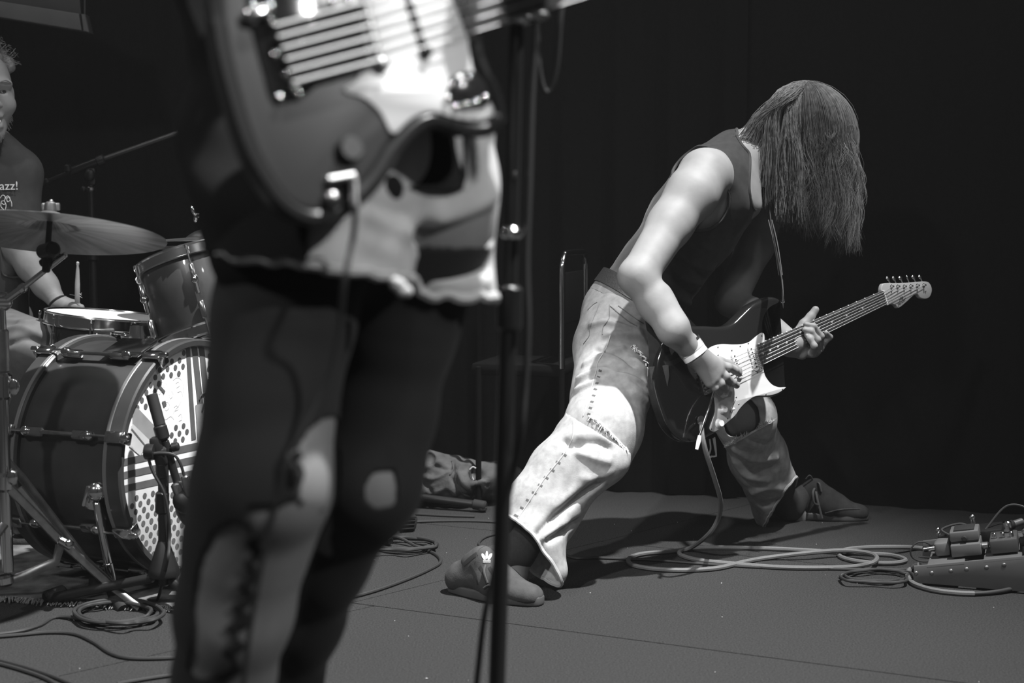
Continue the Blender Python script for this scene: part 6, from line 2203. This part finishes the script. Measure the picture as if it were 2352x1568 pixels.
MB().rod(P(852, 1200, 4.1), P(870, 1198, 4.1), .012, 14).build('rubber_foot', 'rubber', ff)
# amplifier whose light grille shows between leg and stand
amp = thing('guitar_amplifier', 'amplifier with pale grille half hidden by the front player and the rear stand', 'amplifier', (P(840, 1100, 4.62).x, 4.62, 0))
ac, aw = P(850, 1060, 4.62), .30
xr = P(906, 1060, 4.5).x
MB().box((xr - aw / 2, 4.64, .19), (aw, .22, .37), None, .012).build('cabinet', 'matte', amp)
MB().box((xr - aw / 2, 4.526, .19), (aw - .012, .012, .33), None, .003).build('grille_cloth', 'grille', amp)
# heap of clothes
hp_ = thing('jacket_heap', 'crumpled worn jacket heaped on the floor by the black curtain', 'jacket', F(1050, 1150))
s = Sdf(.006, .02)
YJ = 4.5
s.cone(P(975, 1120, YJ), P(1120, 1118, YJ + .02), .04, .045, .03, (0, 1, 0), 1.5)
s.cone(P(1000, 1105, YJ), P(1070, 1095, YJ), .05, .055, .03, (0, 1, 0), 1.4)
s.cone(P(1080, 1095, YJ - .02), P(1130, 1095, YJ), .045, .04, .03, (0, 1, 0), 1.4)
s.cone(P(1120, 1105, YJ), P(1188, 1092, YJ + .05), .04, .03, .03)
s.cone(P(952, 1110, YJ + .02), P(985, 1120, YJ), .02, .03, .02)
s.cone(P(985, 1068, YJ - .01), P(1035, 1088, YJ), .040, .045, .02)
s.cone(P(988, 1040, YJ), P(1042, 1062, YJ + .02), .016, .024, .02)
s.cone(P(1078, 1066, YJ - .02), P(1108, 1072, YJ), .016, .02, .012).cone(P(1105, 1074, YJ), P(1138, 1070, YJ), .018, .02, .012)
s.cone(P(1080, 1070, YJ - .05), P(1074, 1120, YJ - .06), .012, .014, .012)
s.ell(P(985, 1052, YJ - .06), (.022, .05, .026), k=.008, neg=True)
s.ell(P(1098, 1088, YJ - .085), (.03, .04, .035), k=.01, neg=True)
v, q = s.mesh()
v = wrinkle(lap(v, q, 1), q, .008, 40, 14)
jbv = npbvh(v, q)
v = ridges(v, q, jbv, [([(970, 1095), (1000, 1100), (1030, 1085)], .010, .009), ([(1000, 1070), (1030, 1078), (1040, 1060)], -.008, .008), ([(1050, 1070), (1060, 1100), (1080, 1130)], .010, .009), ([(1040, 1100), (1056, 1120), (1090, 1138)], -.008, .008),
                       ([(1000, 1130), (1030, 1120), (1045, 1135)], .008, .009), ([(1100, 1110), (1115, 1120), (1110, 1135)], .008, .007), ([(1085, 1112), (1100, 1105), (1118, 1106)], .008, .006), ([(1090, 1125), (1105, 1115)], -.008, .006), ([(975, 1110), (990, 1128)], -.008, .007)])
v[:, 2] = np.maximum(v[:, 2], .004)
jk_ = npmesh('jacket_cloth', v, q, 'jacket', hp_)
jb3 = npbvh(v, q)
seam(jb3, [(1038, 1058), (1042, 1075), (1034, 1090)], .003, 'stitched_seam', 'jacket', jk_)
seam(jb3, [(1052, 1070), (1048, 1100), (1060, 1130), (1078, 1140)], .003, 'stitched_seam', 'jacket', jk_)
o, n_ = onto(jb3, 1088, 1096, .004)
if o is not None:
    MB().box(o, (.016, .004, .022), rot_to(n_, (1, 0, .3)) @ Matrix.Rotation(PI / 2, 3, 'X'), .001).build('white_tag', 'whiteprint', jk_)
    MB().tube(crom([P(1079, 1078, YJ - .075), P(1086, 1072, YJ - .075), P(1093, 1075, YJ - .075)], 5), .0022, 6).build('label_loop', 'printlight', jk_)

# chair in the dark
cA = V(P(1291, 640, 4.36).x, 4.36, 0)
cB = V(cA.x + .088, 4.66, 0)
chair = thing('stacking_chair', 'dark chair with bent chrome back frame by the curtain behind the guitarist', 'chair', cA)
cd = (cB - cA).normalized()
cn_ = V(-cd.y, cd.x, 0)
zt_ = P(0, 582, 4.36).z
up_ = V(0, 0, 1)
ptsc = [cA + up_ * .45, cA + up_ * (zt_ - .07), cA + up_ * (zt_ - .03) + cd * .008, cA + up_ * (zt_ - .006) + cd * .03, cA + up_ * zt_ + cd * .06, cB + up_ * zt_ - cd * .06, cB + up_ * (zt_ - .006) - cd * .03, cB + up_ * (zt_ - .03) - cd * .008, cB + up_ * (zt_ - .07), cB + up_ * .45]
MB().tube(crom(ptsc, 5), .0095, 12).build('back_frame', 'chrome', chair)
Rc = Matrix((cd, cn_, up_)).transposed()
MB().box((cA + cB) / 2 + cn_ * .15 + up_ * .44, (.30, .30, .04), Rc, .015).build('seat', 'curtain', chair)
MB().box((cA + cB) / 2 + cn_ * .004 + up_ * (zt_ - .14), (.26, .010, .16), Rc, .004).build('backrest', 'curtain', chair)
for e in (cA, cB):
    for k in (0, .27):
        MB().rod(e + cn_ * k, e + cn_ * k + up_ * .45, .009, 10).build('leg', 'curtain', chair)

# pedalboard: sloping wedge, side panel towards the camera
pbd = thing('pedalboard', 'grey sloping metal pedalboard with bolted side panel', 'pedalboard', F(2300, 1364))
b0, b1 = F(2098, 1343), F(2500, 1377)
b0, b1 = V(b0.x, b0.y, .006), V(b1.x, b1.y, .006)
dx = (b1 - b0).normalized()
dy = V(-dx.y, dx.x, 0)
h0_, h1_ = .042, .115
side = [b0, b1, b1 + V(0, 0, h1_), b0 + V(0, 0, h0_)]
MB().prism(side, -dy, -.006, 0, .002, 2).build('side_panel', 'alu', pbd)
MB().prism([p + dy * .30 for p in side], -dy, -.006, 0, .002, 2).build('side_panel', 'alu', pbd)
Lb = (b1 - b0).length
sl = (b1 + V(0, 0, h1_) - b0 - V(0, 0, h0_)).normalized()
tn = sl.cross(dy).normalized()
if tn.z < 0:
    tn = -tn
def bt(u, w, h=0.0):     # point on the board: u along the slope, w away from the camera
    return b0 + V(0, 0, h0_) + sl * u + dy * w + tn * h
for k in range(4):
    u = .03 + .135 * k
    MB().prism([bt(u, .0), bt(u + .09, .0), bt(u + .09, .30), bt(u, .30)], tn, -.010, -.004, .002, 2).build('rail', 'alu', pbd)
for px, py in ((2104, 1316), (2140, 1316), (2184, 1311), (2220, 1307), (2266, 1303), (2306, 1297)):
    q_ = PL(px, py, b0, dy)
    MB().ball(q_ - dy * .0005, (.0055, .0055, .0025), rot_to(dy), 10, 7).build('bolt', 'dullsteel', pbd)
Rb = Matrix((sl, dy, tn)).transposed()
def upix(px, py, w):
    o_ = bt(0, w)
    q_ = PL(px, py, o_, dy)
    return (q_ - o_).dot(sl), (q_ - o_).dot(tn)
p1 = thing('effect_pedal', 'pale effect pedal with raised footplate on the pedalboard', 'pedal', bt(.14, .08))
ua, ha = upix(2222, 1280, .06)
MB().box(bt(ua, .10, .016), (.072, .10, .030), Rb, .003).build('case', 'pedal', p1)
MB().box(bt(ua, .11, .048), (.070, .085, .024), Rb, .003).build('footplate', 'pedal', p1)
MB().box(bt(ua, .11, .0615), (.050, .065, .005), Rb, .0015).build('rubber_tread', 'rubber', p1)
MB().rod(bt(ua, .055, .044), bt(ua, .068, .044), .007, 14).build('thumb_screw', 'rubber', p1)
MB().box(bt(ua, .11, .033), (.060, .08, .006), Rb).build('gap_plate', 'rubber', p1)
p2 = thing('effect_pedal', 'darker effect pedal with chrome knobs right of the pale pedal', 'pedal', bt(.28, .1))
ub, _ = upix(2310, 1275, .06)
MB().box(bt(ub, .10, .018), (.066, .11, .034), Rb, .004).build('case', 'pedal2', p2)
for k, w in ((-.02, .07), (.0, .07), (.02, .07)):
    MB().rod(bt(ub + k, w, .035), bt(ub + k, w, .049), .0055, 12).build('knob', 'chrome', p2)
MB().rod(bt(ub + .012, .13, .035), bt(ub + .012, .13, .064), .011, 14).build('footswitch', 'chrome', p2)
MB().rod(bt(ub - .036, .08, .018), bt(ub - .056, .08, .018), .010, 12).build('jack_plug', 'nickel', p2)
MB().rod(bt(ub + .036, .08, .018), bt(ub + .056, .08, .02), .012, 12).build('jack_plug', 'rubber', p2)
p3 = thing('effect_pedal', 'small pale pedal at the low end of the pedalboard with a plug in it', 'pedal', bt(.05, .08))
uc, _ = upix(2168, 1290, .06)
MB().box(bt(uc, .11, .018), (.036, .07, .034), Rb, .006).build('case', 'pedal', p3)
MB().rod(bt(uc - .018, .10, .02), bt(uc - .05, .10, .018), .008, 12).build('jack_plug', 'chrome', p3)
for w, h in ((.17, .042), (.17, .052)):
    MB().ball(bt(uc - .012, w, h), .006).build('knob', 'chrome', p3)
MB().box(bt(uc + .02, .20, .02), (.07, .08, .036), Rb, .004).build('case', 'black', p3)
p4 = thing('effect_pedal', 'black pedal behind the darker pedal with chrome switch', 'pedal', bt(.25, .22))
ud, _ = upix(2260, 1240, .22)
MB().box(bt(ud, .23, .018), (.10, .10, .034), Rb, .004).build('case', 'black', p4)
MB().rod(bt(ud - .02, .23, .035), bt(ud - .02, .23, .060), .006, 12).ball(bt(ud - .02, .23, .064), .008).build('footswitch', 'chrome', p4)
p5 = thing('effect_pedal', 'black pedal at the high right end of the pedalboard', 'pedal', bt(.38, .1))
MB().box(bt(ub + .085, .12, .022), (.07, .12, .042), Rb, .005).build('case', 'black', p5)
MB().ball(bt(ub + .055, .075, .045), .011).build('knob', 'chrome', p5)
rodt = thing('boom_arm', 'grey rod with black grip lying across the back of the pedalboard', 'rod', bt(.2, .24, .05))
ra_, rb_ = P(2205, 1244, 3.72), P(2350, 1196, 3.74)
MB().rod(ra_, ra_.lerp(rb_, .72), .0075, 12).build('tube', 'alu', rodt)
MB().rod(ra_.lerp(rb_, .55), ra_.lerp(rb_, .86), .0125, 14).build('grip', 'rubber', rodt)
MB().rod(ra_.lerp(rb_, .84), rb_, .0095, 12).build('end_tube', 'pedal', rodt)
cable('patch_cable', crom([P(2166, 1291, 3.6), P(2152, 1264, 3.6), P(2128, 1246, 3.6), P(2106, 1246, 3.6), P(2092, 1262, 3.6), P(2096, 1280, 3.6), P(2118, 1289, 3.6), P(2150, 1286, 3.6), P(2172, 1276, 3.62)], 2), .0022, 'cable', 'thin patch cable looping up beside the small pale pedal')
cable('patch_cable', [bt(uc + .02, .13, .04), bt(uc + .0, .15, .055), bt(uc + .05, .17, .06), bt(uc + .09, .16, .03)], .003, 'cable', 'short patch cable arching behind the pale effect pedal')
cable('patch_cable', [bt(ub - .05, .2, .03), bt(ub + .01, .24, .08), bt(ub + .06, .24, .07), bt(ub + .09, .2, .03)], .003, 'cable', 'patch cable arching over the black pedals at the right edge')
